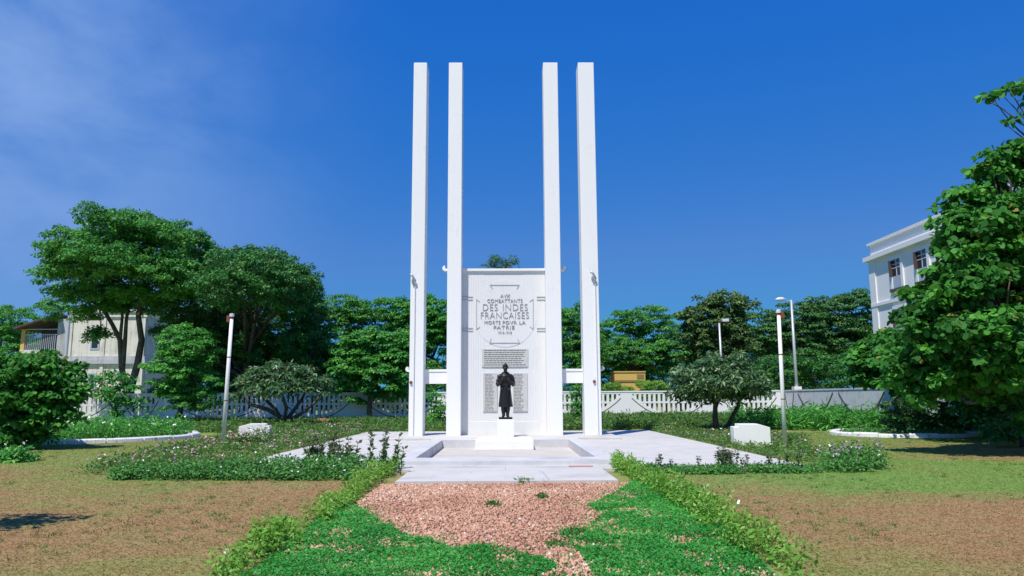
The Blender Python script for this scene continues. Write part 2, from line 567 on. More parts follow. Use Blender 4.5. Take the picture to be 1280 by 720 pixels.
def ell(u, v, ru, rv, Y, depth=None):
    c = P(u, v, Y); s = scale_at(Y) * 1.0
    rx = ru / s; rz = rv / s
    ry = depth if depth is not None else max(rx, rz) * 0.85
    return ((c.x, c.y, c.z), rx, ry, rz)


def bend(a, b, rng, amt=0.12, n=5):
    a, b = Vector(a), Vector(b); L_ = (b - a).length
    o = Vector((rng.normal(), rng.normal(), rng.normal() * 0.5)) * L_ * amt
    return [a.lerp(b, i / n) + o * math.sin(math.pi * i / n) for i in range(n + 1)]


def tree(name, label, cat, Y, base_u, ells_px, cr, per, ll, lw, lmat, seed, bark='bark', group=None, trunk_r=0.3,
         stems=None, base=None, under=0.35, fill=0.25, flat=0.6, broad=False, density=1.0, twigs=5, sun_up=0.7, fork=0.35, cvar=0.35, jitter=0.25, extra=()):
    rng = np.random.default_rng(seed)
    if Y > 48: cr, ll, lw, per = cr * 0.7, ll * 0.58, lw * 0.62, int(per * 1.45)
    ells = [ell(e[0], e[1], e[2], e[3], Y + (e[4] if len(e) > 4 else 0), e[5] if len(e) > 5 else None) for e in ells_px]
    if base is None:
        q = P(base_u, 500, Y); base = Vector((q.x, q.y, 0))
    root = empty(name, base)
    tag(root, label, cat, group)
    cl = clump_points(ells, cr, rng, under, fill, jitter, density)
    cl = cl[cl[:, 2] > 0.15]
    rad = cr * rng.uniform(0.65, 1.3, len(cl))
    if extra:
        ec = [P(u, v, Y + dy) for u, v, dy, r_ in extra]
        cl = np.concatenate([cl, np.array([tuple(q) for q in ec])])
        rad = np.concatenate([rad, [r_ / scale_at(Y) for u, v, dy, r_ in extra]])
    mb = MB()
    cen = np.array([e[0] for e in ells])
    zmin = min(e[0][2] - e[3] for e in ells)
    if stems is None:
        mean = Vector(cen.mean(0))
        top = Vector((base.x * 0.75 + mean.x * 0.25, base.y * 0.75 + mean.y * 0.25, max(0.5, zmin * (1 - fork) + mean.z * fork)))
        mb.tube([base + Vector((0, 0, -0.05)), base + Vector((0, 0, 0.35))] + bend(base + Vector((0, 0, 0.4)), top, rng, 0.06)[1:], [trunk_r * 1.5, trunk_r * 1.08] + [trunk_r * (1 - 0.07 * i) for i in range(5)], 9)
        tops = [(top, trunk_r * 0.68)]
    else:
        tops = []
        for st in stems:
            pts = [P(u, v, Y + (dy if dy else 0)) for u, v, dy in st[0]]
            if st[2]: pts[0].z = -0.05
            rr = [st[1] * (1 - 0.5 * i / (len(pts) - 1)) for i in range(len(pts))]
            mb.tube(pts, rr, 9)
            tops.append((pts[-1], rr[-1]))
    for e in ells:
        c = Vector(e[0])
        t, r0 = min(tops, key=lambda q: (q[0] - c).length)
        tgt = c + Vector((0, 0, -e[3] * 0.25))
        if tgt.z < 0.3: continue
        pts = bend(t, tgt, rng, 0.1)
        mb.tube(pts, [r0 * (0.75 - 0.11 * i) for i in range(6)], 7)
        for k in range(twigs):
            d = unit(rng.normal(size=(1, 3)))[0]; d[2] = abs(d[2]) * 0.8
            q = c + Vector((d[0] * e[1] * 0.85, d[1] * e[2] * 0.85, d[2] * e[3] * 0.8))
            s0 = pts[rng.integers(2, 6)]
            mb.tube(bend(s0, q, rng, 0.12, 4), [r0 * 0.26, r0 * 0.21, r0 * 0.16, r0 * 0.11, r0 * 0.06], 5)
    bx = Vector(base)
    mb.v = [tuple(Vector(p) - bx) for p in mb.v]
    mb.build('trunk', M[bark], root, smooth=True)
    cl = cl - np.array(bx)
    if extra:
        a_, b_ = Vector((ec[-1].x + 0.3, ec[-1].y, ec[-1].z - 1.2)) - bx, None
        tw = MB()
        for k in range(len(ec) - 1): tw.tube(bend(a_, ec[k] - bx, rng, 0.08, 4), [0.05, 0.035, 0.025, 0.018, 0.01], 5)
        tw.build('branch', M[bark], root, smooth=True)
    crown_mesh('crown', cl, cr, per, ll, lw, M[lmat], root, rng, flat, sun_up, broad, cvar, rad)
    return root


def in_poly(pts, poly):
    x, y = pts[:, 0], pts[:, 1]; ins = np.zeros(len(pts), bool); j = len(poly) - 1
    for i in range(len(poly)):
        xi, yi = poly[i]; xj, yj = poly[j]
        c = ((yi > y) != (yj > y)) & (x < (xj - xi) * (y - yi) / (yj - yi + 1e-12) + xi)
        ins ^= c; j = i
    return ins


def scatter(poly, n, rng):
    p = np.array(poly); lo, hi = p.min(0), p.max(0)
    q = rng.uniform(lo, hi, (int(n * 1.0), 2))
    return q[in_poly(q, poly)]


def vnoise(xy, scale, seed):
    r = np.random.default_rng(seed); g = r.uniform(0, 1, (64, 64))
    q = xy * scale; i = np.floor(q).astype(int); f = q - i; f = f * f * (3 - 2 * f)
    def at_(a, b): return g[(i[:, 0] + a) % 64, (i[:, 1] + b) % 64]
    return (at_(0, 0) * (1 - f[:, 0]) + at_(1, 0) * f[:, 0]) * (1 - f[:, 1]) + (at_(0, 1) * (1 - f[:, 0]) + at_(1, 1) * f[:, 0]) * f[:, 1]


def planting(name, label, cat, poly, plants, h, spread, per, ll, lw, mat, seed, flowers=(), z0=0.0, kind=None, thing_group=None, hvar=0.5, zflow=0.9, gap=0.0):
    """a bed of many small plants as one object; flowers: list of (material, count, size)"""
    rng = np.random.default_rng(seed)
    xy = scatter(poly, plants, rng)
    if gap: xy = xy[vnoise(xy, 1.7, seed + 5) > gap + rng.normal(size=len(xy)) * 0.06]
    n = len(xy)
    hh = h * (1 - hvar + hvar * 2 * vnoise(xy, 0.9, seed)) * rng.uniform(0.7, 1.2, n)
    idx = np.repeat(np.arange(n), per)
    t = rng.uniform(0.05, 1, len(idx))
    d = unit(rng.normal(size=(len(idx), 3)))
    pos = np.zeros((len(idx), 3))
    pos[:, :2] = xy[idx] + d[:, :2] * spread * (0.35 + 0.65 * rng.uniform(size=(len(idx), 1)))
    pos[:, 2] = z0 + hh[idx] * t
    nrm = d * 0.6 + np.array([0, 0, 0.8]) + rng.normal(size=d.shape) * 0.4
    ax = d * np.array([1, 1, 0]) + np.array([0, 0, 0.55]) + rng.normal(size=d.shape) * 0.3
    pt = rng.uniform(0, 1, n)
    tint = np.clip(0.6 * rng.beta(2, 2.4, len(idx)) + 0.4 * pt[idx], 0, 1)
    v, f, tt = leaves(pos, nrm, ll, lw, rng, ax, tint)
    V = [v]; Fc = [f]; T = [tt]; mi = [np.zeros(len(f), int)]; off = len(v)
    mats = [M[mat]]
    for k, (fm, cnt, sz) in enumerate(flowers):
        c = rng.integers(0, n, cnt)
        p = np.zeros((cnt, 3)); p[:, :2] = xy[c] + rng.normal(size=(cnt, 2)) * spread * 0.5
        p[:, 2] = z0 + hh[c] * zflow * rng.uniform(0.85, 1.25, cnt) + 0.02
        for q in range(3):
            fv, ff, ft = leaves(p, np.array([0.0, -0.45, 0.8]) + rng.normal(size=(cnt, 3)) * 0.35, sz, sz, rng)
            V.append(fv); Fc.append(ff + off); T.append(ft); mi.append(np.full(len(ff), k + 1)); off += len(fv)
        mats.append(M[fm])
    o = np_mesh(name, np.concatenate(V), np.concatenate(Fc), mats, None, np.concatenate(T))
    o.data.polygons.foreach_set("material_index", np.concatenate(mi).astype(np.int32))
    tag(o, label, cat, thing_group, kind)
    return o

# ================================================================ GROUND
HX0, HX1, HY0, HY1 = -2.5, 2.5, 19.2, 27.8          # the hole for the basin
xs = [-900, -60, HX0, HX1, 60, 900]; ys = [-60, 5, HY0, HY1, 90, 2200]
gb = MB()
for i in range(5):
    for j in range(5):
        if i == 2 and j == 2: continue
        gb.add([(xs[i], ys[j], 0), (xs[i + 1], ys[j], 0), (xs[i + 1], ys[j + 1], 0), (xs[i], ys[j + 1], 0)], [(0, 1, 2, 3)])
tag(gb.build('ground', M['lawn']), 'dry patchy brown and green lawn around the memorial', 'lawn', None, 'structure')

# gravel path
PATHY = 14.9
gp = MB().add([(-2.35, 3, 0.006), (2.45, 3, 0.006), (2.5, PATHY, 0.006), (-2.3, PATHY, 0.006)], [(0, 1, 2, 3)])
tag(gp.build('path', M['gravel']), 'pink gravel path leading to the memorial', 'path', None, 'structure')
rng = np.random.default_rng(5)
n = 52000
px_ = rng.uniform(-2.4, 2.5, n); py_ = 5.5 + (PATHY - 5.5) * rng.uniform(0, 1, n) ** 1.15
sz = (0.008 + 0.026 * rng.uniform(0, 1, n) ** 2.2)[:, None]
base8 = np.array([(1, 0, 0), (0, 1, 0), (-1, 0, 0), (0, -1, 0), (0.2, 0.1, 0.8), (-.1, -.2, -0.5)])
rot = rng.uniform(0, 6.28, n); cs, sn = np.cos(rot)[:, None], np.sin(rot)[:, None]
sx = rng.uniform(0.7, 1.4, (n, 1))
bv = base8[None] * np.ones((n, 1, 1)) + rng.normal(size=(n, 6, 3)) * 0.18
vx = (bv[:, :, 0] * sx * cs - bv[:, :, 1] * sn) * sz; vy = (bv[:, :, 0] * sx * sn + bv[:, :, 1] * cs) * sz; vz = bv[:, :, 2] * sz
V = np.stack([vx + px_[:, None], vy + py_[:, None], vz + 0.012], 2).reshape(-1, 3)
tri = np.array([(0, 1, 4), (1, 2, 4), (2, 3, 4), (3, 0, 4), (1, 0, 5), (2, 1, 5), (3, 2, 5), (0, 3, 5)])
Fc = (tri[None] + (np.arange(n) * 6)[:, None, None]).reshape(-1, 3)
o = np_mesh('gravel', V, Fc, M['pebble'], None, np.repeat(np.clip(0.65 * rng.beta(1.6, 1.8, n) + 0.35 * vnoise(np.stack([px_, py_], 1), 1.1, 3) + (rng.uniform(size=n) < 0.03) * 0.5, 0, 1), 8))
tag(o, 'loose pink and rust gravel spread over the path', 'gravel', None, 'stuff')

# paved platform round the basin, its tongue towards the path
PX0, PX1, PY0, PY1 = -6.75, 7.05, 17.3, 37.4
PZ = 0.06
def ring_boxes(x0, x1, y0, y1, hx0, hx1, hy0, hy1, z0, z1):
    mb = MB()
    mb.box(x0, hx0, y0, y1, z0, z1); mb.box(hx1, x1, y0, y1, z0, z1)
    mb.box(hx0, hx1, y0, hy0, z0, z1); mb.box(hx0, hx1, hy1, y1, z0, z1)
    return mb
pm = ring_boxes(PX0, PX1, PY0, PY1, -2.6, 2.6, 18.5, 28.7, -0.1, PZ)
pm.box(-2.15, 2.2, PATHY, PY0, -0.1, PZ)
tag(pm.build('paving', M['paving']), 'pale concrete paving surrounding the memorial', 'paving', None, 'structure')

# ================================================================ BASIN
bs = empty('basin', (0, 23.6, 0))
tag(bs, 'shallow empty white rimmed basin in front of the memorial', 'basin')
def rel(mb, o):
    mb.v = [(x - o.location.x, y - o.location.y, z - o.location.z) for x, y, z in mb.v]
    return mb
rm = ring_boxes(-2.72, 2.72, 18.35, 28.9, -2.3, 2.3, 19.5, 27.6, -0.2, 0.16)
rel(rm, bs).build('rim', M['basin'], bs)
rel(MB().box(-2.298, 2.298, 19.502, 27.598, -0.3, -0.12), bs).build('floor', M['basinfloor'], bs)
rel(MB().box(-1.05, 0.98, 26.3, 28.95, -0.118, 0.19), bs).build('step', M['white'], bs, bevel=0.015)
sr = G(715, 572.6, PZ)
o = MB().add([(0, 0, 0), (0.55, 0.02, 0), (0.54, 0.17, 0), (0.02, 0.14, 0)], [(0, 1, 2, 3)])
o = MB().box(0, 0.56, 0, 0.16, 0, 0.02).build('board', M['redplastic'])
o.location = (sr.x - 0.3, 17.75, PZ)
tag(o, 'short faded red board lying on the paving before the basin rim', 'board')

# ================================================================ WAR MEMORIAL
MY = 31.0
wm = empty('war_memorial', (0, MY, 0))
tag(wm, 'tall white war memorial of four square pillars around an inscribed panel', 'memorial')
MZ = 0.15
rel(MB().box(-4.5, 4.5, 29.3, 33.6, -0.05, MZ), wm).build('plinth', M['paving'], wm, bevel=0.02)
S = F / MY
TOP = P(628, 78, MY).z
def wx(u): return P(u, 543, MY).x
pil = [('ol', 510.3, 528.2), ('il', 557.5, 575.8), ('ir', 684.3, 704.0), ('or', 731.3, 752.6)]
PD = 0.92
PW = {}
for k, u0, u1 in pil:
    a, b = wx(u0), wx(u1)
    PW[k] = (a, b)
    mb = rel(MB().box(a, b, MY, MY + PD, MZ - 0.02, TOP), wm)
    pl = mb.build('pillar', M['white'], wm, bevel=0.025)
    if k in ('ol', 'or'):
        sgn = 1
        xc = (P(518, 430, MY).x if k == 'ol' else P(745.5, 430, MY).x)
        zt = P(518, 352, MY).z if k == 'ol' else P(745, 349, MY).z
        cb = MB().tube([(xc, MY - 0.03, MZ), (xc, MY - 0.03, zt)], 0.022, 8)
        rel(cb, wm).build('conduit', M['lamp'], pl)
        cb = MB().tube([(xc - 0.06, MY - 0.02, zt - 0.15), (xc, MY - 0.1, zt + 0.02), (xc - 0.1, MY - 0.16, zt + 0.22), (xc - 0.18, MY - 0.16, zt + 0.3)], [0.05, 0.06, 0.05, 0.07], 8)
        rel(cb, wm).build('bracket', M['steel'], pl, smooth=True)
        zk = P(520, 478, MY).z
        kb = MB().tube([(xc - 0.12, MY + 0.01, zk), (xc - 0.12, MY - 0.07, zk)], [0.07, 0.05], 10)
        rel(kb, wm).build('knob', M['rust'], pl)

# fluted panel between the inner pillars
pa, pb = PW['il'][1], PW['ir'][0]
PYF = MY + 0.55
PTOP = P(630, 337.5, MY + 0.5).z
def flute_profile(x0, x1):
    pts = []
    N = 240
    for i in range(N + 1):
        x = x0 + (x1 - x0) * i / N
        dl, dr = x - x0, x1 - x
        e = min(dl, dr)
        cove = 0.0
        fl = 0.0
        if 0.02 < e < 0.95:
            fl = 0.007 * abs(math.sin(math.pi * (e - 0.02) / 0.1))
        pts.append((x, PYF - cove + 0.011 - fl))
    return pts
pr = flute_profile(pa + 0.003, pb - 0.003)
n = len(pr)
mb = MB()
v = [(x, y, MZ) for x, y in pr] + [(x, y, PTOP) for x, y in pr] + [(pr[0][0], PYF + 0.34, MZ), (pr[-1][0], PYF + 0.34, MZ), (pr[0][0], PYF + 0.34, PTOP), (pr[-1][0], PYF + 0.34, PTOP)]
f = [(i, i + 1, n + i + 1, n + i) for i in range(n - 1)]
f.append((2 * n + 1, 2 * n, 2 * n + 2, 2 * n + 3))
f.append(tuple(range(n, 2 * n)) + (2 * n + 3, 2 * n + 2))
f.append((2 * n, 0, n, 2 * n + 2)); f.append((n - 1, 2 * n + 1, 2 * n + 3, 2 * n - 1))
mb.add(v, f)
panel = rel(mb, wm).build('panel', M['panelwhite'], wm)
# base course of the panel
rel(MB().box(pa + 0.35, pb - 0.35, PYF - 0.004, PYF + 0.1, MZ, MZ + 0.55), wm).build('base_course', M['panelwhite'], panel, bevel=0.008)

FY = PYF - 0.006
def pp(u, v, Y=None): 
    q = P(u, v, Y or FY); return (q.x, q.z)
# flat medallion behind the inscription
oc = [pp(631.5 + 40 * math.cos(q), 392 + 42 * math.sin(q)) for q in [math.pi / 2 - 2 * math.pi * k / 40 for k in range(40)]]
rel(MB().prism(oc, PYF - 0.003, PYF + 0.05), wm).build('medallion', M['panelwhite'], panel)
LY = PYF - 0.02
def stroke(mb, a, b, w_=0.03):
    (x0, z0), (x1, z1) = pp(*a), pp(*b)
    d = Vector((x1 - x0, z1 - z0)); d.normalize(); nn = Vector((-d.y, d.x)) * w_ / 2
    pts = [(x0 + nn.x, z0 + nn.y), (x0 - nn.x, z0 - nn.y), (x1 - nn.x, z1 - nn.y), (x1 + nn.x, z1 + nn.y)]
    mb.prism(pts, LY - 0.001, LY + 0.03)
for seq in ([(616, 361), (612.5, 356.3), (649, 356.3), (646, 361)], [(599.5, 377), (595.6, 374.2), (595.6, 411.5), (600, 408.6)],
            [(662, 377), (666.5, 374), (666.5, 411.3), (662.4, 408.4)], [(614, 423.5), (612, 428.6), (649.5, 428.6), (647, 423.8)]):
    ln = MB()
    for q in range(3): stroke(ln, seq[q], seq[q + 1], 0.026)
    rel(ln, wm).build('frame_line', M['line'], panel)
for x0, x1 in ((577.5, 591), (671, 683)):
    for z in (371, 374.6, 410.2, 413.6):
        ln = MB(); stroke(ln, (x0, z), (x1, z), 0.022)
        rel(ln, wm).build('band_line', M['line'], panel)

def text_mesh(body, cx, cy, wpx, hpx, w_off=0.0):
    cu = bpy.data.curves.new('letters', 'FONT')
    cu.body = body; cu.align_x = 'CENTER'; cu.align_y = 'CENTER'; cu.size = 1.0
    cu.extrude = 0.02; cu.offset = w_off; cu.resolution_u = 4; cu.space_character = 1.08
    ob = bpy.data.objects.new('letters', cu); COL.objects.link(ob)
    dg = bpy.context.evaluated_depsgraph_get()
    me = bpy.data.meshes.new_from_object(ob.evaluated_get(dg))
    bpy.data.objects.remove(ob)
    co = np.empty(len(me.vertices) * 3); me.vertices.foreach_get('co', co); co = co.reshape(-1, 3)
    lo, hi = co.min(0), co.max(0)
    (x0, z0), (x1, z1) = pp(cx - wpx / 2, cy + hpx / 2), pp(cx + wpx / 2, cy - hpx / 2)
    X = x0 + (co[:, 0] - lo[0]) / (hi[0] - lo[0]) * (x1 - x0)
    Z = z0 + (co[:, 1] - lo[1]) / (hi[1] - lo[1]) * (z1 - z0)
    Y = LY - co[:, 2] * 0.5
    me.vertices.foreach_set('co', np.stack([X - wm.location.x, Y - wm.location.y, Z], 1).ravel())
    me.update()
    o_ = link('inscription', me, M['letter'], panel)
    return o_
for body, cx, cy, wp, hp, off in (('AVX', 631.5, 369.7, 12, 4.2, -0.004), ('COMBATTANTS', 631, 375.9, 44, 4.4, -0.006), ('DES', 612.8, 384, 18.5, 8.2, -0.016), ('INDES', 644, 384, 31, 8.2, -0.016),
                             ('FRANCAISES', 631, 394, 60, 8.2, -0.016), ('MORTS', 615.5, 403, 20, 4.2, -0.006), ('POVR', 637, 403, 17.5, 4.2, 0.0), ('LA', 653, 403, 8, 4.2, -0.006), ('PATRIE', 630, 409.2, 26, 4.2, -0.004),
                             ('1914-1918', 631, 415.6, 17, 3.2, -0.01)):
    text_mesh(body, cx, cy, wp, hp, off)

def plaque(u0, u1, v0, v1, rows, cols, seed):
    (x0, z0), (x1, z1) = pp(u0, v1), pp(u1, v0)
    pq = rel(MB().box(x0, x1, PYF - 0.035, PYF + 0.05, z0, z1), wm).build('plaque', M['plaque'], panel, bevel=0.008)
    rg = random.Random(seed); mb = MB()
    for r in range(rows):
        zc = z1 - (r + 0.9) * (z1 - z0) / (rows + 0.8); hh = (z1 - z0) / rows * 0.2
        for c0, c1 in cols:
            x = x0 + (x1 - x0) * c0; xe = x0 + (x1 - x0) * (c1 - rg.uniform(0, 0.12))
            while x < xe - 0.05:
                wl = rg.uniform(0.04, 0.16)
                mb.box(x, min(x + wl, xe), PYF - 0.037, PYF - 0.03, zc - hh, zc + hh); x += wl + 0.022
    rel(mb, wm).build('carved_line', M['plaquetext'], pq)
plaque(602.3, 660, 435.6, 458.6, 8, [(0.05, 0.97)], 1)
plaque(603.8, 621.5, 466.2, 514.3, 26, [(0.14, 0.8)], 2)
plaque(641, 659.2, 466.2, 514.3, 26, [(0.08, 0.74)], 3)

# slabs with curled ends: over the panel and over the two cross beams
def curl_slab(x0, x1, z0, t, curl0, curl1, y0, y1, r=0.16):
    pts_top = []; pts_bot = []
    def end(x, sgn):
        out = []
        for k in range(0, 9):
            q = -math.pi / 2 + k * (math.pi * 0.95) / 8
            out.append((x + sgn * r * math.cos(q), z0 + r + r * math.sin(q)))
        for k in range(8, -1, -1):
            q = -math.pi / 2 + k * (math.pi * 0.95) / 8
            rr = r - t * 0.9
            out.append((x + sgn * rr * math.cos(q), z0 + r + rr * math.sin(q)))
        return out
    poly = [(x0, z0)]
    if curl1:
        poly += end(x1, 1)
    else:
        poly += [(x1, z0), (x1, z0 + t)]
    if curl0:
        poly += list(reversed(end(x0, -1)))
        poly = poly[1:]
    else:
        poly += [(x0, z0 + t)]
    return MB().prism(poly, y0, y1)
zc = P(630, 337.5, MY + 0.3).z
cs_ = curl_slab(PW['il'][0] - 0.13, PW['ir'][1] + 0.12, zc, 0.11, True, True, MY + 0.47, MY + 0.87, 0.12)
rel(cs_, wm).build('top_slab', M['white'], wm)
for s, (a, b) in ((-1, ('ol', 'il')), (1, ('ir', 'or'))):
    xa, xb = PW[a][1], PW[b][0]
    z0, z1 = P(545, 479.5, MY + 0.3).z, P(545, 464.5, MY + 0.3).z
    bm_ = rel(MB().box(xa - 0.02, xb + 0.02, MY + 0.42, MY + 0.84, z0, z1), wm).build('beam', M['white'], wm)
    if s < 0:
        cs_ = curl_slab(PW['ol'][0] - 0.1, xb + 0.01, z1, 0.1, True, False, MY + 0.39, MY + 0.88, 0.11)
    else:
        cs_ = curl_slab(xa - 0.01, PW['or'][1] + 0.1, z1, 0.1, False, True, MY + 0.39, MY + 0.88, 0.11)
    rel(cs_, wm).build('beam_slab', M['white'], bm_)

# ================================================================ PEDESTAL AND SOLDIER STATUE
SY = 30.0
sc0 = P(632, 524, SY)
ped = MB().box(-0.33, 0.33, -0.3, 0.3, 0, sc0.z - MZ - 0.03).box(-0.3, 0.3, -0.27, 0.27, sc0.z - MZ - 0.03, sc0.z - MZ).build('pedestal', M['white'], bevel=0.012)
ped.location = (sc0.x, SY, MZ)
tag(ped, 'low white square pedestal under the bronze soldier', 'pedestal')

st = empty('soldier_statue', (sc0.x, SY, sc0.z))
tag(st, 'dark bronze soldier in a long greatcoat with bowed head and clasped hands', 'statue')
MB().box(-0.27, 0.27, -0.24, 0.24, 0, 0.085).build('base', M['bronze'], st, bevel=0.01)
K = P(632, 455, SY).z - sc0.z              # full height with the base
H = (K - 0.085) / 2.08
def loft(rings, n=40, fold=None):
    """rings: (z, cx, cy, rx, ry)"""
    v = []; f = []
    for i, (z, cx, cy, rx, ry) in enumerate(rings):
        for k in range(n):
            q = 2 * math.pi * k / n
            m_ = 1.0 + (fold(z, q) if fold else 0.0)
            v.append((cx + rx * m_ * math.cos(q), cy + ry * m_ * math.sin(q), z))
    for i in range(len(rings) - 1):
        for k in range(n):
            k2 = (k + 1) % n
            f.append((i * n + k, i * n + k2, (i + 1) * n + k2, (i + 1) * n + k))
    f.append(tuple(range(n - 1, -1, -1))); f.append(tuple((len(rings) - 1) * n + k for k in range(n)))
    return v, f
body = MB()
def fold(z, q):
    a = max(0.0, min(1.0, (1.15 - z) / 0.75))
    return a * (0.075 * math.sin(9 * q + 0.6) + 0.035 * math.sin(17 * q))
# greatcoat: hem to neck (z measured in a 2.08 m figure)
body.add(*loft([(0.40, 0, 0, 0.285, 0.2), (0.46, 0, 0, 0.285, 0.2), (0.7, 0, 0, 0.262, 0.185), (0.95, 0, 0, 0.24, 0.175), (1.13, 0, 0, 0.222, 0.165), (1.2, 0, -0.005, 0.218, 0.165),
                (1.32, 0, -0.012, 0.24, 0.18), (1.5, 0, -0.015, 0.26, 0.185), (1.62, 0, -0.005, 0.262, 0.165), (1.7, 0, 0.0, 0.21, 0.13), (1.745, 0, -0.005, 0.12, 0.1), (1.78, 0, -0.01, 0.095, 0.09)], 48, fold))
# belt
body.add(*loft([(1.145, 0, -0.005, 0.228, 0.172), (1.155, 0, -0.005, 0.237, 0.18), (1.195, 0, -0.005, 0.237, 0.18), (1.205, 0, -0.005, 0.228, 0.172)], 32))
# coat front overlap and collar
body.tube([(0.03, -0.2, 0.44), (0.03, -0.185, 0.8), (0.02, -0.182, 1.15)], 0.014, 6)
body.tube([(-0.13, 0.0, 1.735), (-0.1, -0.09, 1.72), (0, -0.135, 1.66), (0.1, -0.09, 1.72), (0.13, 0.0, 1.735), (0.07, 0.09, 1.76), (-0.07, 0.09, 1.76), (-0.13, 0, 1.735)], 0.032, 8)
# neck and bowed head
body.tube([(0, 0.0, 1.72), (0, -0.03, 1.8), (0, -0.05, 1.86)], [0.085, 0.075, 0.075], 12)
hv, hf = loft([(-0.155, 0, -0.03, 0.035, 0.035), (-0.14, 0, -0.035, 0.058, 0.055), (-0.1, 0, -0.025, 0.075, 0.082), (-0.05, 0, -0.01, 0.084, 0.098), (0.0, 0, 0, 0.09, 0.108), (0.05, 0, 0.006, 0.09, 0.11), (0.1, 0, 0.01, 0.075, 0.095), (0.13, 0, 0.01, 0.045, 0.06), (0.142, 0, 0.01, 0.01, 0.012)], 24)
HM = Matrix.Translation((0, -0.07, 1.925)) @ Matrix.Rotation(math.radians(24), 4, 'X')
def addm(mb, v, f, m): mb.add([m @ Vector(p) for p in v], f)
addm(body, hv, hf, HM)
fc = MB()
fc.tube([(0, -0.1, 0.02), (0, -0.128, -0.035), (0, -0.1, -0.05)], [0.013, 0.021, 0.012], 8)     # nose
fc.tube([(-0.055, -0.088, 0.022), (0, -0.108, 0.03), (0.055, -0.088, 0.022)], 0.014, 8)          # brow
fc.tube([(-0.03, -0.098, -0.085), (0, -0.108, -0.083), (0.03, -0.098, -0.085)], 0.011, 6)       # lips
fc.tube([(-0.02, -0.08, -0.135), (0.02, -0.08, -0.135)], 0.026, 8)                               # chin
for sg in (-1, 1):
    fc.tube([(sg * 0.09, 0.0, 0.02), (sg * 0.1, 0.015, 0.0), (sg * 0.092, 0.005, -0.045)], [0.016, 0.02, 0.013], 6)
addm(body, fc.v, fc.f, HM)
# arms: upper arms hang, forearms rise to the clasped hands
for sg in (-1, 1):
    body.tube([(sg * 0.2, 0.0, 1.65), (sg * 0.275, -0.005, 1.58), (sg * 0.315, -0.01, 1.45), (sg * 0.335, -0.04, 1.3), (sg * 0.325, -0.08, 1.245)], [0.075, 0.088, 0.086, 0.082, 0.072], 14)
    body.tube([(sg * 0.33, -0.06, 1.255), (sg * 0.28, -0.16, 1.29), (sg * 0.19, -0.235, 1.4), (sg * 0.115, -0.27, 1.485)], [0.075, 0.078, 0.068, 0.062], 14)
    body.tube([(sg * 0.13, -0.262, 1.47), (sg * 0.1, -0.275, 1.5)], 0.072, 12)                   # cuff
    body.tube([(sg * 0.11, -0.27, 1.49), (sg * 0.065, -0.285, 1.535), (sg * 0.03, -0.29, 1.565)], [0.04, 0.048, 0.036], 10)
    for k in range(4):                                                                           # fingers close over the other hand
        zz = 1.515 + k * 0.024
        body.tube([(sg * 0.045, -0.3 - 0.012 * sg, zz + 0.015), (sg * 0.0, -0.335 - 0.008 * sg, zz + 0.022), (-sg * 0.04, -0.325 - 0.008 * sg, zz + 0.012)], [0.0135, 0.0135, 0.011], 7)
    body.tube([(sg * 0.06, -0.285, 1.565), (sg * 0.035, -0.3, 1.61), (sg * 0.012, -0.305, 1.635)], [0.018, 0.016, 0.012], 7)   # thumb
    # legs with puttees and boots
    body.tube([(sg * 0.1, 0.01, 0.62), (sg * 0.098, 0.01, 0.45), (sg * 0.092, 0.02, 0.3), (sg * 0.085, 0.015, 0.13), (sg * 0.085, 0.01, 0.04)], [0.105, 0.1, 0.1, 0.072, 0.07], 12)
    body.tube([(sg * 0.095, 0.05, 0.045), (sg * 0.1, -0.05, 0.05), (sg * 0.112, -0.14, 0.035), (sg * 0.118, -0.2, 0.03)], [0.055, 0.056, 0.05, 0.03], 10)
    body.tube([(sg * 0.13, -0.14, 1.12), (sg * 0.12, -0.165, 1.04)], [0.05, 0.045], 8)           # belt pouches
tmp = body.build('raw', M['bronze'])
md = tmp.modifiers.new('r', 'REMESH'); md.mode = 'VOXEL'; md.voxel_size = 0.0125
m2 = tmp.modifiers.new('s', 'SMOOTH'); m2.iterations = 2; m2.factor = 0.4
dg = bpy.context.evaluated_depsgraph_get()
bme = bpy.data.meshes.new_from_object(tmp.evaluated_get(dg))
bpy.data.objects.remove(tmp)
bme.polygons.foreach_set("use_smooth", [True] * len(bme.polygons))
bo = link('body', bme, M['bronze'], st)
bo.scale = (H * 0.94, H, H); bo.location = (0, 0, 0.078)
hl = MB()
hv, hf = loft([(0.045, 0, 0.0, 0.135, 0.165), (0.053, 0, 0.0, 0.137, 0.167), (0.06, 0, 0.005, 0.11, 0.135), (0.1, 0, 0.008, 0.104, 0.128), (0.14, 0, 0.01, 0.085, 0.105), (0.17, 0, 0.01, 0.05, 0.065), (0.183, 0, 0.01, 0.012, 0.015)], 28)
addm(hl, hv, hf, HM)
cv = MB().tube([(0, -0.1, 0.12), (0, -0.06, 0.185), (0, 0.02, 0.205), (0, 0.09, 0.175), (0, 0.125, 0.11)], 0.016, 8)
addm(hl, cv.v, cv.f, HM)
ho = hl.build('helmet', M['bronze'], st, smooth=True)
ho.scale = (H * 0.94, H, H); ho.location = (0, 0, 0.078)

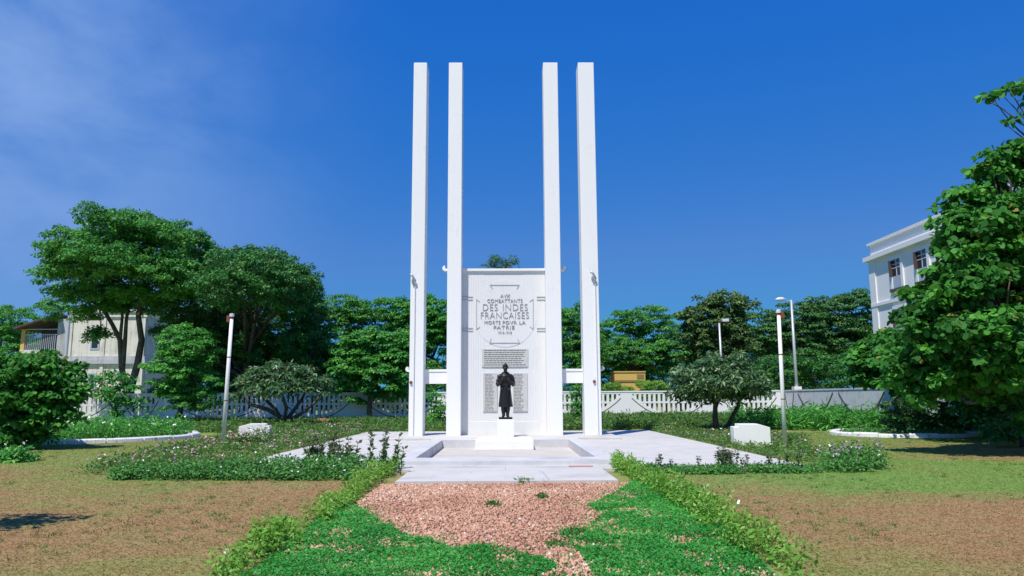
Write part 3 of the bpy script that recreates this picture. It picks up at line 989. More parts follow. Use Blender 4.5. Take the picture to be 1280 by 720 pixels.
# ================================================================ POLES, BLOCKS, LAMPS
def pole(u, v, u1, v1, label, face):
    b = G(u, v); t = P(u1, v1, b.y)
    r = empty('lamp_pole', (b.x, b.y, 0)); tag(r, label, 'pole', 'white poles at either side of the paving')
    dx = t.x - b.x; h = t.z
    MB().tube([(0, 0, -0.05), (dx * 0.5, 0, h * 0.5), (dx, 0, h - 0.12)], [0.074, 0.069, 0.062], 14).build('shaft', M['fencewhite'], r, smooth=True)
    MB().tube([(dx, 0, h - 0.2), (dx, 0, h - 0.12)], [0.068, 0.068], 14).build('collar', M['rust'], r)
    MB().tube([(dx, 0, h - 0.12), (dx, 0, h - 0.02), (dx, 0, h)], [0.086, 0.086, 0.05], 14).build('cap', M['lamp'], r)
    MB().box(dx + face * 0.12 - 0.06, dx + face * 0.12 + 0.06, -0.06, 0.06, h - 0.32, h - 0.08).build('junction_box', M['rust'], r, bevel=0.008)
    for z in (h * 0.33, h * 0.66):
        MB().tube([(dx * z / h, 0, z), (dx * z / h, 0, z + 0.035)], [0.0735, 0.0735], 14).build('band', M['rust'], r)
pole(278.5, 556.5, 290, 392, 'white rust streaked pole rising from the flower bed left of the paving', -1)
pole(981.5, 556.5, 973, 387, 'white rust streaked pole beside the white block right of the paving', 1)

def block(u0, v0, wid, hgt, mir, label):
    b = G(u0, v0)
    pf = [(0, 0), (1.0, 0), (1.0, 0.84), (0.68, 1.0), (0.13, 1.0), (0.13, 0.87), (0, 0.87)]
    pts = [(x * wid - wid / 2, z * hgt) for x, z in pf]
    if mir: pts = [(-x, z) for x, z in reversed(pts)]
    o_ = MB().prism(pts, 0, 0.62).build('stone_block', M['white'], bevel=0.015)
    o_.location = (b.x, b.y, 0); o_.rotation_euler = (0, 0, math.radians(10 if mir else -6))
    tag(o_, label, 'block', 'white stepped stone blocks flanking the paving')
block(941, 557.5, 1.22, 0.74, False, 'white stepped stone block standing clear on the lawn beside the right pole')
block(317, 551, 1.2, 0.68, True, 'white stepped stone block half hidden by flowers near the left pole')

q = P(993.5, 440, 62); b = Vector((P(996, 487, 62).x, 62, 0))
r = empty('street_lamp', b); tag(r, 'tall grey street lamp with a long arm and cobra head behind the corner wall', 'street lamp', 'street lamps behind the fence')
hz = P(990, 375, 62).z; tx = P(989, 375, 62).x - b.x; ax_ = P(975, 374, 62).x - b.x
MB().tube([(0, 0, -0.05), (tx, 0, hz)], [0.15, 0.09], 12).build('pole', M['steel'], r, smooth=True)
MB().tube([(tx, 0, hz - 0.15), (tx * .5 + ax_ * .5, 0, hz + 0.0), (ax_ + 0.2, 0, hz + 0.1)], 0.045, 8).build('arm', M['steel'], r)
MB().tube([(ax_ + 0.45, 0, hz + 0.06), (ax_ + 0.2, 0, hz + 0.08), (ax_ - 0.15, 0, hz + 0.06), (ax_ - 0.4, 0, hz + 0.02)], [0.06, 0.17, 0.17, 0.06], 12).build('lamp_head', M['lamp'], r, smooth=True)
MB().box(-0.3, 0.3, -0.3, 0.3, -0.05, 2.5).build('footing', M['fencewhite'], r)
b = Vector((P(902, 450, 63).x, 63, 0)); hz = P(899, 404, 63).z; tx = P(899, 404, 63).x - b.x
r = empty('street_lamp', b); tag(r, 'short grey street lamp with a small white box head above the round dark tree', 'street lamp', 'street lamps behind the fence')
MB().tube([(0, 0, -0.05), (tx, 0, hz)], [0.12, 0.08], 12).build('pole', M['steel'], r, smooth=True)
MB().tube([(tx, 0, hz - 0.05), (tx + 0.15, 0, hz + 0.15), (tx + 0.3, 0, hz + 0.22)], 0.045, 8).build('arm', M['dark'], r)
MB().box(tx + 0.25, tx + 0.8, -0.2, 0.2, hz + 0.12, hz + 0.36).build('lamp_head', M['lamp'], r, bevel=0.03)

# ================================================================ FENCES
FYY = 58.0
FH = 2.18
def bay_meshes(L_, open_=True):
    """one bay in local coordinates: x 0..L_, front face y = 0"""
    c = L_ / 2; ho = c - 0.42
    def zc_(x):
        t = min(1.0, abs(x - c) / ho)
        return 0.5 + 1.42 * t ** 2.1
    mb = MB()
    N = 28
    X = [0.42 + (L_ - 0.84) * i / N for i in range(N + 1)]
    if open_:
        pts = [(0, 0), (L_, 0), (L_, FH - 0.1)] + [(X[i], zc_(X[i]) if zc_(X[i]) < FH - 0.24 else FH - 0.24) for i in range(N, -1, -1)] + [(0, FH - 0.1)]
        # split in quads so no concave polygon is needed
        edges = [0.0] + X + [L_]
        for a, b_ in zip(edges[:-1], edges[1:]):
            za = FH - 0.1 if a <= 0.42 + 1e-6 and b_ <= 0.42 + 1e-6 or a == 0.0 else zc_(a)
            if a == 0.0 or b_ == L_:
                mb.prism([(a, 0), (b_, 0), (b_, FH - 0.1), (a, FH - 0.1)], 0, 0.18)
            else:
                mb.prism([(a, 0), (b_, 0), (b_, zc_(b_)), (a, zc_(a))], 0, 0.18)
        mb.box(0.42, L_ - 0.42, 0.002, 0.178, FH - 0.24, FH - 0.1)
        zm = 1.3
        hx = ho * ((zm - 0.5) / 1.42) ** (1 / 2.1)
        mb.box(c - hx, c + hx, 0.004, 0.176, zm - 0.07, zm + 0.07)
        nb = int((L_ - 1.2) / 0.37)
        for i in range(nb + 1):
            x = c + (i - nb / 2) * 0.37
            z = zc_(x)
            if z > FH - 0.4: continue
            mb.box(x - 0.095, x + 0.095, 0.01, 0.17, z - 0.12, FH - 0.2)
    else:
        mb.box(0, L_, 0, 0.18, 0, FH - 0.1)
    mb.box(0, L_, -0.03, 0.21, FH - 0.1, FH)
    grs = []
    pts = []
    for i in range(N + 1):
        x = X[i]; z = zc_(x) - (0.3 if open_ else 0.0)
        pts.append((x, z))
    for side in (range(0, N // 2 - 3), range(N // 2 + 3, N)):
        gr = MB(); grs.append(gr)
        for i in side:
            (x0, z0), (x1, z1) = pts[i], pts[i + 1]
            if z0 < 0.1 or z1 < 0.1: continue
            d = Vector((x1 - x0, z1 - z0)).normalized(); nn = Vector((-d.y, d.x)) * (0.035 if open_ else 0.045)
            q4 = [(x0 + nn.x, z0 + nn.y), (x0 - nn.x, z0 - nn.y), (x1 - nn.x, z1 - nn.y), (x1 + nn.x, z1 + nn.y)]
            gr.prism(q4, -0.004 if open_ else -0.03, 0.02)
    return mb, grs
def fence(name, label, origin, rz, lens, mat, open_=True):
    root = empty(name, origin, rz); tag(root, label, 'fence')
    x = 0
    for L_ in lens:
        mb, grs = bay_meshes(L_, open_)
        p_ = mb.build('panel', M[mat], root); p_.location = (x, 0, 0)
        for gr in grs:
            if gr.v: gr.build('groove', M['groove'], p_)
        x += L_
    return root
def fx(u): return P(u, 500, FYY).x
posts = [205, 345, 447, 559, 671, 783, 895, 985]
X = [fx(u) for u in posts]
X[-1] = 21.4
fence('balustrade_fence', 'white balustrade fence with scalloped openings running behind the memorial', (X[0], FYY, 0), 0, [b_ - a for a, b_ in zip(X[:-1], X[1:])], 'fencewhite')
posts = [-190, -80, 35, 148, 205]
X = [fx(u) for u in posts]
X[-1] -= 0.01
fence('balustrade_fence', 'white balustrade fence coloured grey for shade before the cream house on the left', (X[0], FYY, 0), 0, [b_ - a for a, b_ in zip(X[:-1], X[1:])], 'wallgrey')  # tree shade on this white fence is put into its grey colour
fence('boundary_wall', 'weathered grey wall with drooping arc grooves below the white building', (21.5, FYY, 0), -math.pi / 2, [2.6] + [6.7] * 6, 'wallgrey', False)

# ================================================================ ROUND BEDS
def kerb_ring(cx, cy, r, label, nseg, seed):
    rg = random.Random(seed); mb = MB(); n_ = nseg * 6
    root = None
    for s_ in range(nseg):
        gap = 0.006
        a0 = 2 * math.pi * s_ / nseg + gap; a1 = 2 * math.pi * (s_ + 1) / nseg - gap
        dz = rg.uniform(-0.02, 0.02); dr = rg.uniform(-0.03, 0.03)
        prof = [(r - 0.14 + dr, -0.03), (r + 0.14 + dr, -0.03), (r + 0.13 + dr, 0.12 + dz), (r + 0.08 + dr, 0.17 + dz), (r - 0.08 + dr, 0.17 + dz), (r - 0.13 + dr, 0.12 + dz)]
        v = []; m_ = len(prof)
        for i in range(7):
            q = a0 + (a1 - a0) * i / 6
            for rr, z in prof: v.append((rr * math.cos(q), rr * math.sin(q), z))
        f = [(i * m_ + k, (i + 1) * m_ + k, (i + 1) * m_ + (k + 1) % m_, i * m_ + (k + 1) % m_)[::-1] for i in range(6) for k in range(m_)]
        f += [tuple(range(m_)), tuple(6 * m_ + k for k in range(m_ - 1, -1, -1))]
        mb.add(v, f)
    o_ = mb.build('kerb_ring', M['kerbwhite']); o_.location = (cx, cy, 0)
    tag(o_, label, 'kerb', 'white kerbs around the round beds')
RB = G(1127, 543.5)
kerb_ring(RB.x, RB.y, 2.75, 'low white kerb ring around the shaded bed on the right lawn', 16, 1)
LB = (-18.9, 33.6)
kerb_ring(LB[0], LB[1], 4.9, 'low white kerb curving round the flower bed on the left lawn', 22, 2)

# ================================================================ HOUSES
hb = Vector((P(176, 500, 85).x, 85, 0))
ho = empty('house', hb); tag(ho, 'cream two storey house with balcony behind the spreading left tree', 'house')
def hx(u): return P(u, 500, 85).x - hb.x
def hz_(v): return P(120, v, 85).z
x0 = hx(80); top = hz_(391); cor = hz_(451)
MB().box(x0, 0, 0, 16, -0.1, top).build('wall', M['cream'], ho)
MB().box(x0 - 0.1, 0.3, -0.3, 16.2, cor - 0.35, cor + 0.15).box(x0 - 0.05, 0.18, -0.18, 16.1, cor + 0.15, cor + 0.5).build('cornice', M['greyplaster'], ho)
MB().box(x0 - 0.1, 0.35, -0.35, 16.2, top, top + 0.3).box(x0 - 0.05, 0.2, -0.2, 16.1, top - 0.5, top).build('parapet', M['cream'], ho)
MB().box(0.004, 0.12, 0.25, 15.8, cor + 0.52, top - 0.52).box(0.004, 0.12, 0.25, 15.8, 0, cor - 0.37).build('side_wall_shade', M['greyplaster'], ho)  # grey skin over the cream side puts its shade into the colour
for u0, u1 in ((80, 84), (122, 126), (146, 149), (171, 176)):
    MB().box(hx(u0), hx(u1), -0.12, 0.05, -0.1, cor - 0.36).box(hx(u0), hx(u1), -0.12, 0.05, cor + 0.52, top - 0.51).build('pilaster', M['cream'], ho)
for u0, u1, v0, v1 in ((107.5, 119, 414, 437), (108, 118, 466, 488)):
    wf = MB().box(hx(u0), hx(u1), -0.06, 0.05, hz_(v1), hz_(v0)).build('window', M['shutter'], ho)
    MB().box(hx(u0) + 0.18, hx(u1) - 0.18, -0.075, 0.0, hz_(v1) + 0.18, hz_(v0) - 0.18).build('pane', M['glass'], wf)
wg = hx(62); wl = hx(17)
MB().box(wg, x0, 0.4, 14, -0.1, hz_(398)).build('wall', M['greyplaster'], ho)
MB().tube([(hx(79), -0.15, 0), (hx(79), -0.15, top)], 0.14, 8).build('drain_pipe', M['shutter'], ho)
bal = MB().box(wl, wg, 0.2, 9, hz_(441), hz_(437)).build('balcony', M['cream'], ho)
MB().box(wl + .02, wl + 0.45, 0.25, 0.7, -0.1, hz_(441)).box(wl + .02, wl + 0.45, 0.25, 0.7, hz_(437), hz_(411)).build('post', M['yellow'], bal)
MB().box(wl, wg, 4.0, 4.2, -0.1, hz_(398)).build('back_wall', M['brownwood'], bal)
rl = MB()
k = wl + 0.5
while k < wg - 0.05:
    rl.box(k, k + 0.07, 0.35, 0.42, hz_(437), hz_(418)); k += 0.22
rl.box(wl + 0.45, wg, 0.33, 0.44, hz_(418), hz_(417)).box(wl + 0.45, wg, 0.33, 0.44, hz_(411.5), hz_(410.5))
rl.build('railing', M['steel'], bal)
rl = MB(); k = wl + 0.5
while k < wg - 0.05:
    rl.box(k, k + 0.22, 0.3, 0.45, hz_(447), hz_(441)); k += 0.42
rl.build('balustrade', M['cream'], bal)
pf = [(hx(12), hz_(412)), (hx(66), hz_(394.5)), (hx(66), hz_(392.5)), (hx(12), hz_(409.5))]
MB().prism(pf, -0.6, 10).build('roof', M['tile'], ho)

bb = Vector((33.0, 66.0, 0))
wb = empty('building', bb); tag(wb, 'three storey white building with cornice and tall windows behind the right tree', 'building')
ZC = 13.7
LEN = 44
MB().box(0, 14, -LEN, 0, -0.1, ZC).build('wall', M['offwhite'], wb)
MB().box(-0.4, 14.4, -LEN - 0.4, 0.4, ZC, ZC + 0.4).build('cornice', M['offwhite'], wb)
MB().box(0.1, 13.9, -LEN + 0.1, -0.1, ZC + 0.4, ZC + 1.45).box(-0.1, 14.1, -LEN - 0.1, 0.1, ZC + 1.45, ZC + 1.65).build('parapet', M['offwhite'], wb)
MB().box(-0.14, 0.02, -LEN, 0.02, 9.55, 9.8).box(-0.14, 0.02, -LEN, 0.02, 5.0, 5.25).build('string_course', M['offwhite'], wb)
MB().box(-0.1, 0.02, -1.0, 0.03, -0.1, ZC - 0.002).build('pilaster', M['offwhite'], wb)
for k in range(10):
    y = -4.6 - 3.9 * k
    for z0, z1 in ((10.75, 13.1), (6.2, 8.9), (1.4, 4.4)):
        fr = MB()
        fr.box(-0.12, 0.02, y - 1.05, y - 0.7, z0 - 0.1, z1 + 0.3).box(-0.12, 0.02, y + 0.7, y + 1.05, z0 - 0.1, z1 + 0.3)
        fr.box(-0.12, 0.02, y - 0.7, y + 0.7, z1, z1 + 0.3)
        wf = fr.build('window', M['white'], wb)
        MB().box(-0.2, 0.02, y - 1.1, y + 1.1, z0 - 0.32, z0 - 0.1).build('sill', M['groove'], wf)
        zs = z0 + (z1 - z0) * 0.4
        MB().box(-0.04, 0.01, y - 0.7, y + 0.7, zs, z1).build('pane', M['glass'], wf)
        MB().box(-0.06, 0.01, y - 0.7, y + 0.7, z0 - 0.1, zs).build('lower_panel', M['shutter'], wf)
        MB().box(-0.07, -0.03, y - 0.03, y + 0.03, zs, z1).box(-0.07, -0.03, y - 0.7, y + 0.7, (zs + z1) / 2 - 0.03, (zs + z1) / 2 + 0.03).box(-0.07, -0.03, y - 0.7, y + 0.7, z1 - 0.42, z1 - 0.36).build('glazing_bar', M['lamp'], wf)
        MB().box(-0.35, -0.05, y + 0.68, y + 0.72, zs, z1 - 0.05).build('shutter', M['brownwood'], wf)

# the yellow cabin-like thing behind the fence
yb = Vector((P(790, 500, 64).x, 64, 0))
yr = empty('yellow_hut', yb); tag(yr, 'small yellow boxy hut showing over the white fence', 'hut')
def yx(u): return P(u, 500, 64).x - yb.x
def yz(v): return P(790, v, 64).z
MB().box(yx(769), yx(807.5), 0, 2.6, -0.1, yz(465.5)).build('wall', M['yellow'], yr)
MB().box(yx(769) - 0.04, yx(807.5) + 0.05, -0.06, 2.66, yz(465.5), yz(464)).build('roof', M['yellow'], yr)
MB().box(yx(769), yx(807.5), -0.05, 0.02, yz(477.5), yz(475)).build('ledge', M['yellowd'], yr)
for v0, v1 in ((468, 473.5), (478.5, 484)):
    MB().box(yx(797), yx(806), -0.03, 0.02, yz(v1), yz(v0)).build('louvre', M['yellowd'], yr)

# ================================================================ TREES BEYOND THE FENCE
GB = 'trees beyond the fence'
tree('spreading_tree', 'tall spreading tree with forked trunk in front of the cream house', 'tree', 60, 165,
     [(165, 295, 40, 22, -4, 5), (120, 322, 38, 26, -5, 5), (213, 308, 40, 24, -4, 5), (95, 352, 30, 24, -5, 4), (145, 336, 46, 26, -6, 5), (205, 346, 44, 26, -5, 5), (250, 352, 24, 32, 0, 4), (72, 388, 18, 12, -2), (122, 378, 26, 12, -2, 4), (178, 372, 26, 10, -3, 3), (125, 422, 12, 11, -2), (195, 382, 26, 14, 1), (105, 398, 14, 9, -2)],
     0.8, 110, 0.4, 0.2, 'leaf_rain', 11, group=GB, trunk_r=0.4, under=0.4, fill=0.25, flat=0.85, twigs=6, density=0.95, sun_up=0.45,
     bark='paleb',
     stems=[([(165, 520, 0), (163, 488, 0), (172, 455, 0), (177, 425, 0), (173, 395, 0), (180, 360, 0)], 0.34, True),
            ([(160, 495, 0), (152, 460, 0), (150, 425, 0), (140, 405, 0), (122, 375, 0)], 0.26, False),
            ([(153, 465, 0), (156, 430, 0), (158, 400, 0), (165, 350, 0)], 0.2, False),
            ([(150, 425, 0), (153, 395, 0), (145, 360, 0)], 0.15, False)])
tree('shade_tree', 'broad dark tree with a domed crown just right of the spreading tree', 'tree', 62, 305,
     [(327, 345, 48, 26, -6, 6), (278, 346, 38, 28, -2, 5), (362, 368, 30, 28, -5, 6), (305, 365, 56, 26, -9, 5), (245, 385, 40, 36, 0, 5), (345, 410, 56, 34, 3, 4), (390, 420, 28, 40, 3, 3), (290, 430, 50, 36, 5, 4), (235, 420, 28, 40, 3, 4), (330, 455, 60, 30, 6, 3), (270, 475, 50, 30, 6, 3), (390, 465, 34, 34, 5, 3), (262, 432, 34, 34, -1, 3), (330, 440, 46, 26, 0, 3), (385, 440, 28, 36, -1, 3)],
     0.8, 110, 0.36, 0.19, 'leaf_dark', 12, group=GB, trunk_r=0.45, under=0.4, fill=0.3, flat=0.85, density=0.95, sun_up=0.45)
tree('bush_tree', 'rounded green bush tree against the dark tree on the left fence', 'tree', 50, 222,
     [(232, 440, 32, 30), (214, 465, 24, 32), (245, 478, 32, 32), (225, 495, 24, 20)], 0.6, 100, 0.3, 0.18, 'leaf_bush', 13, group=GB, trunk_r=0.2, under=0.5)
tree('bush_tree', 'dense leafy tree with larger bright leaves left of the outer left pillar', 'tree', 57.2, 462,
     [(462, 440, 36, 26), (440, 462, 28, 30), (488, 462, 30, 34), (465, 475, 34, 26), (505, 440, 22, 24)], 0.6, 100, 0.42, 0.22, 'leaf_bush', 14, group=GB, trunk_r=0.2, under=0.4)
tree('background_tree', 'medium green tree rising behind the bright bush left of the pillars', 'tree', 66, 440,
     [(425, 395, 30, 26), (420, 425, 28, 34), (455, 400, 30, 22)], 0.8, 105, 0.36, 0.19, 'leaf_rain', 15, group=GB, under=0.5)
tree('background_tree', 'light green tree seen between the two left pillars', 'tree', 66, 535,
     [(492, 392, 34, 20), (520, 410, 34, 34), (550, 400, 30, 28), (545, 440, 36, 40), (500, 430, 30, 30), (590, 420, 40, 40)], 0.75, 105, 0.36, 0.20, 'leaf_bush', 16, group=GB, under=0.5)
tree('background_tree', 'pale green tree low on the far left edge beyond the house', 'tree', 100, -10,
     [(5, 405, 40, 18), (-10, 430, 50, 26), (28, 430, 20, 20)], 1.1, 95, 0.5, 0.29, 'leaf_bush', 17, group=GB, under=0.5)
tree('background_tree', 'dark treetop peeping over the top of the memorial panel', 'tree', 72, 628,
     [(618, 331, 13, 8), (638, 330, 12, 9), (628, 327, 14, 8), (628, 345, 24, 12), (628, 390, 50, 40)], 0.6, 40, 0.34, 0.14, 'leaf_far', 18, group=GB, under=0.4, density=0.6)
tree('background_tree', 'fine leaved green tree seen between the two right pillars', 'tree', 66, 720,
     [(720, 415, 30, 30), (712, 455, 32, 36), (740, 450, 22, 40), (690, 430, 34, 40)], 0.75, 105, 0.34, 0.18, 'leaf_rain', 19, group=GB, under=0.5)
tree('umbrella_tree', 'broad layered tree just right of the outer right pillar', 'tree', 70, 800,
     [(802, 400, 38, 16), (775, 420, 30, 16), (830, 420, 40, 18), (790, 438, 40, 16, -2), (835, 445, 40, 18, -2), (760, 445, 24, 24), (800, 462, 40, 16)], 0.85, 105, 0.38, 0.20, 'leaf_rain', 20, group=GB, flat=0.45, under=0.3, fill=0.15)
tree('big_leaved_tree', 'tall loose tree with upright leaf clusters behind the short street lamp', 'tree', 66, 893,
     [(905, 378, 22, 13), (880, 388, 18, 14), (930, 390, 15, 14), (860, 398, 14, 10), (893, 408, 34, 20), (880, 432, 32, 20), (915, 428, 30, 20), (895, 455, 36, 20)], 0.6, 55, 0.5, 0.29, 'leaf_olive', 21, group=GB, under=0.5, fill=0.35, density=0.85, flat=0.8)
tree('umbrella_tree', 'wide layered tree between the tall street lamp and the white building', 'tree', 84, 1000,
     [(955, 402, 30, 14), (1000, 398, 40, 17), (1048, 388, 42, 18), (1085, 380, 30, 16), (980, 422, 44, 16), (1030, 415, 50, 20), (1070, 415, 40, 24), (1000, 440, 46, 16), (1050, 440, 46, 18), (950, 440, 30, 20)], 1.0, 100, 0.46, 0.25, 'leaf_far', 22, group=GB, flat=0.4, under=0.25, fill=0.15, bark='paleb', trunk_r=0.5)
# dark undergrowth closing the view under the crowns; shade put into its leaf colour
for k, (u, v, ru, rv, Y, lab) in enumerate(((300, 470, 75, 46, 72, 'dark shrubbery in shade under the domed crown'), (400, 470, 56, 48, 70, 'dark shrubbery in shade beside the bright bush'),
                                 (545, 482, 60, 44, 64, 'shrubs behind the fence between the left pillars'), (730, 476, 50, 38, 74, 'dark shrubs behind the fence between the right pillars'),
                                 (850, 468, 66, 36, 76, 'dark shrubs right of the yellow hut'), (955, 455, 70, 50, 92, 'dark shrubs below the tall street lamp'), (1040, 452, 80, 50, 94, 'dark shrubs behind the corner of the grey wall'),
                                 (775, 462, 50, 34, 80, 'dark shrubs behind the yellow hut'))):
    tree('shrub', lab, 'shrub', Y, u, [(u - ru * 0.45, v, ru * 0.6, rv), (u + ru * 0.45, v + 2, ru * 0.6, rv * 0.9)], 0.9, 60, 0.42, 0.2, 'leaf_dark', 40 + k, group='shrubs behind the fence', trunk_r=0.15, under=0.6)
for k, (u, v, ru, rv, lab) in enumerate(((766, 484, 10, 5, 'low bright green shrub on the fence line left of the yellow hut'), (815, 482, 18, 6, 'low bright green shrub on the fence line right of the yellow hut'), (783, 487, 9, 3, 'tiny bright green shrub before the yellow hut'))):
    tree('shrub', lab, 'shrub', 60, u, [(u, v, ru, rv), (u, v + 15, ru, 9)], 0.35, 60, 0.2, 0.11, 'leaf_hedge', 60 + k, group='shrubs behind the fence', trunk_r=0.06, under=0.6)

for k, (u, v, rv, Y) in enumerate([(215 + 44 * i, 499 - 4 * (i % 3), 20 + 3 * (i % 2), 61.5 + i % 3) for i in range(8)] + [(706 + 42 * i, 500 - 3 * (i % 2), 13, 62 + i % 3) for i in range(7)]):
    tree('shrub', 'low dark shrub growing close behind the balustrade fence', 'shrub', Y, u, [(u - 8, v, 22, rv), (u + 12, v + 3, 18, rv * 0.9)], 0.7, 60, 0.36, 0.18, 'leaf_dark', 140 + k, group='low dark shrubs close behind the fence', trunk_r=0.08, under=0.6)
for k, (u, v, ru, rv, Y, lab) in enumerate(((1015, 470, 44, 26, 70, 'dark bush behind the grey wall right of the tall street lamp'), (1085, 468, 44, 30, 68, 'dark bush behind the grey wall below the white building'), (962, 474, 34, 22, 72, 'dark bush behind the fence corner by the tall street lamp'))):
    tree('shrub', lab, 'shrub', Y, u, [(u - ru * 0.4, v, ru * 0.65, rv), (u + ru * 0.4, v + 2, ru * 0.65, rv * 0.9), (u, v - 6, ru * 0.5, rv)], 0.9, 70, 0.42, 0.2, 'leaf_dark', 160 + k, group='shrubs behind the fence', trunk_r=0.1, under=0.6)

# ================================================================ TREES INSIDE THE GARDEN
rb = G(355, 534)
tree('frangipani_tree', 'low frangipani with a bare branching base left of the memorial', 'tree', rb.y, 355,
     [(350, 470, 34, 14), (318, 480, 22, 14), (385, 482, 26, 13), (345, 488, 34, 12, -1), (300, 492, 10, 10), (402, 490, 12, 10)], 0.36, 46, 0.3, 0.1, 'leaf_frangi', 31, bark='bark', group='frangipani trees on the lawn', under=0.25, fill=0.2, flat=0.7, twigs=9, density=1.15,
     stems=[([(355, 536, 0), (352, 522, 0), (335, 512, -0.5), (312, 505, -0.8), (305, 490, -0.8)], 0.17, True), ([(354, 530, 0), (345, 512, 0.4), (330, 498, 0.4), (325, 482, 0.4)], 0.13, False),
            ([(355, 528, 0), (358, 510, -0.3), (352, 492, -0.3), (350, 475, -.3)], 0.13, False), ([(356, 528, 0), (368, 512, 0.2), (378, 498, 0.3), (385, 482, 0.3)], 0.13, False), ([(358, 527, 0), (378, 516, -0.4), (394, 503, -0.6), (402, 490, -0.6)], 0.12, False)])
rb = G(896, 538)
tree('frangipani_tree', 'round dark frangipani with two trunks right of the memorial', 'tree', rb.y, 896,
     [(900, 462, 34, 13), (872, 476, 28, 16), (925, 476, 30, 15), (900, 480, 44, 16, -1), (862, 492, 20, 9), (942, 492, 22, 9), (900, 496, 40, 8), (955, 490, 8, 8)], 0.34, 44, 0.28, 0.1, 'leaf_frangi', 32, bark='bark', group='frangipani trees on the lawn', under=0.5, fill=0.3, flat=0.85, twigs=7, density=1.1, sun_up=0.5, jitter=0.4,
     stems=[([(896, 540, 0), (894, 522, 0), (894, 505, 0), (885, 488, 0)], 0.17, True), ([(906, 538, 0.3), (915, 522, 0.3), (922, 508, 0.3), (928, 490, 0.3)], 0.13, True), ([(894, 512, 0), (900, 498, 0.2), (905, 478, 0)], 0.11, False)])
rb = G(30, 562)
tree('sea_almond_shrub', 'bushy broad leaved shrub tree at the left edge of the lawn', 'tree', rb.y, 28,
     [(45, 472, 40, 26), (10, 482, 40, 36), (78, 478, 20, 16), (30, 510, 44, 28), (62, 505, 26, 18), (5, 530, 34, 26), (-30, 500, 40, 50), (88, 455, 7, 16), (22, 545, 34, 14), (-10, 545, 30, 16), (70, 522, 22, 16), (92, 495, 12, 14), (40, 500, 30, 30, 1.5)], 0.32, 60, 0.17, 0.12, 'leaf_almond', 33, under=0.8, fill=0.45, flat=0.8, broad=True, trunk_r=0.09, density=1.2, sun_up=0.5)
rb = G(146, 543)
tree('young_tree', 'slim leafy young tree in front of the shaded fence on the left', 'tree', rb.y, 146,
     [(142, 478, 24, 12), (125, 488, 16, 10), (158, 490, 16, 12), (146, 505, 18, 16), (168, 505, 14, 10), (148, 525, 12, 10)], 0.4, 44, 0.24, 0.11, 'leaf_rain', 34, under=0.4, fill=0.3, trunk_r=0.08, density=0.8)
tree('young_tree', 'thin upright young tree just behind the gap of the right pillars', 'tree', 46, 722,
     [(721, 478, 6, 12), (722, 495, 8, 12), (720, 512, 11, 12), (718, 525, 12, 8)], 0.25, 46, 0.2, 0.06, 'leaf_bush', 35, under=0.5, fill=0.4, trunk_r=0.05)
tree('young_tree', 'leafy young shrub showing between the left pillars', 'tree', 46, 545,
     [(543, 495, 10, 8), (548, 512, 10, 12), (540, 525, 11, 7), (552, 528, 8, 6)], 0.25, 46, 0.2, 0.08, 'leaf_bush', 36, under=0.5, fill=0.4, trunk_r=0.05)
tree('sea_almond_tree', 'large broad leaved tree filling the right edge of the lawn', 'tree', 21.5, 1302,
     [(1256, 222, 28, 28), (1238, 218, 18, 18), (1208, 262, 22, 16), (1190, 288, 18, 14), (1235, 262, 28, 20), (1275, 195, 22, 18), (1214, 285, 26, 24), (1255, 290, 50, 40, -0.6), (1192, 340, 24, 22), (1198, 308, 20, 16), (1225, 350, 50, 40, -0.8), (1275, 360, 50, 60), (1170, 385, 30, 26), (1160, 425, 30, 26), (1210, 415, 50, 40, -1), (1265, 440, 50, 40, -1),
      (1135, 462, 24, 18, 0.5), (1180, 470, 40, 24, 0), (1240, 482, 50, 22, 0.4), (1300, 470, 60, 50), (1315, 330, 55, 90), (1320, 225, 40, 36), (1145, 495, 18, 14, .5), (1190, 440, 46, 44, 6, 3.5), (1255, 420, 50, 60, 7, 4), (1300, 430, 50, 60, 9, 4), (1215, 470, 50, 24, 9, 3)],
     0.34, 60, 0.19, 0.15, 'leaf_almond', 37, under=0.6, fill=0.45, flat=0.8, broad=True, trunk_r=0.28, density=1.25, sun_up=0.45, fork=0.35, base=Vector((15.8, 21.8, 0)), cvar=0.55, jitter=0.5,
     extra=[(1228, 122, 0, 6), (1240, 121, 0, 8), (1252, 118, 0, 10), (1262, 112, 0, 12), (1275, 108, 0.2, 13), (1288, 108, 0.2, 14), (1268, 150, 0, 8), (1280, 146, 0, 10), (1292, 130, 0.3, 16), (1258, 156, 0, 5), (1300, 150, 0.3, 16)])
tree('sea_almond_tree', 'smaller broad leaved tree standing before the white building', 'tree', 40, 1120,
     [(1098, 434, 24, 13), (1132, 455, 28, 22), (1085, 450, 18, 16), (1110, 470, 34, 20), (1142, 480, 26, 24), (1080, 472, 12, 10), (1108, 422, 10, 7)], 0.5, 60, 0.32, 0.24, 'leaf_almond', 38, under=0.5, fill=0.3, flat=0.7, broad=True, trunk_r=0.15, density=1.0)
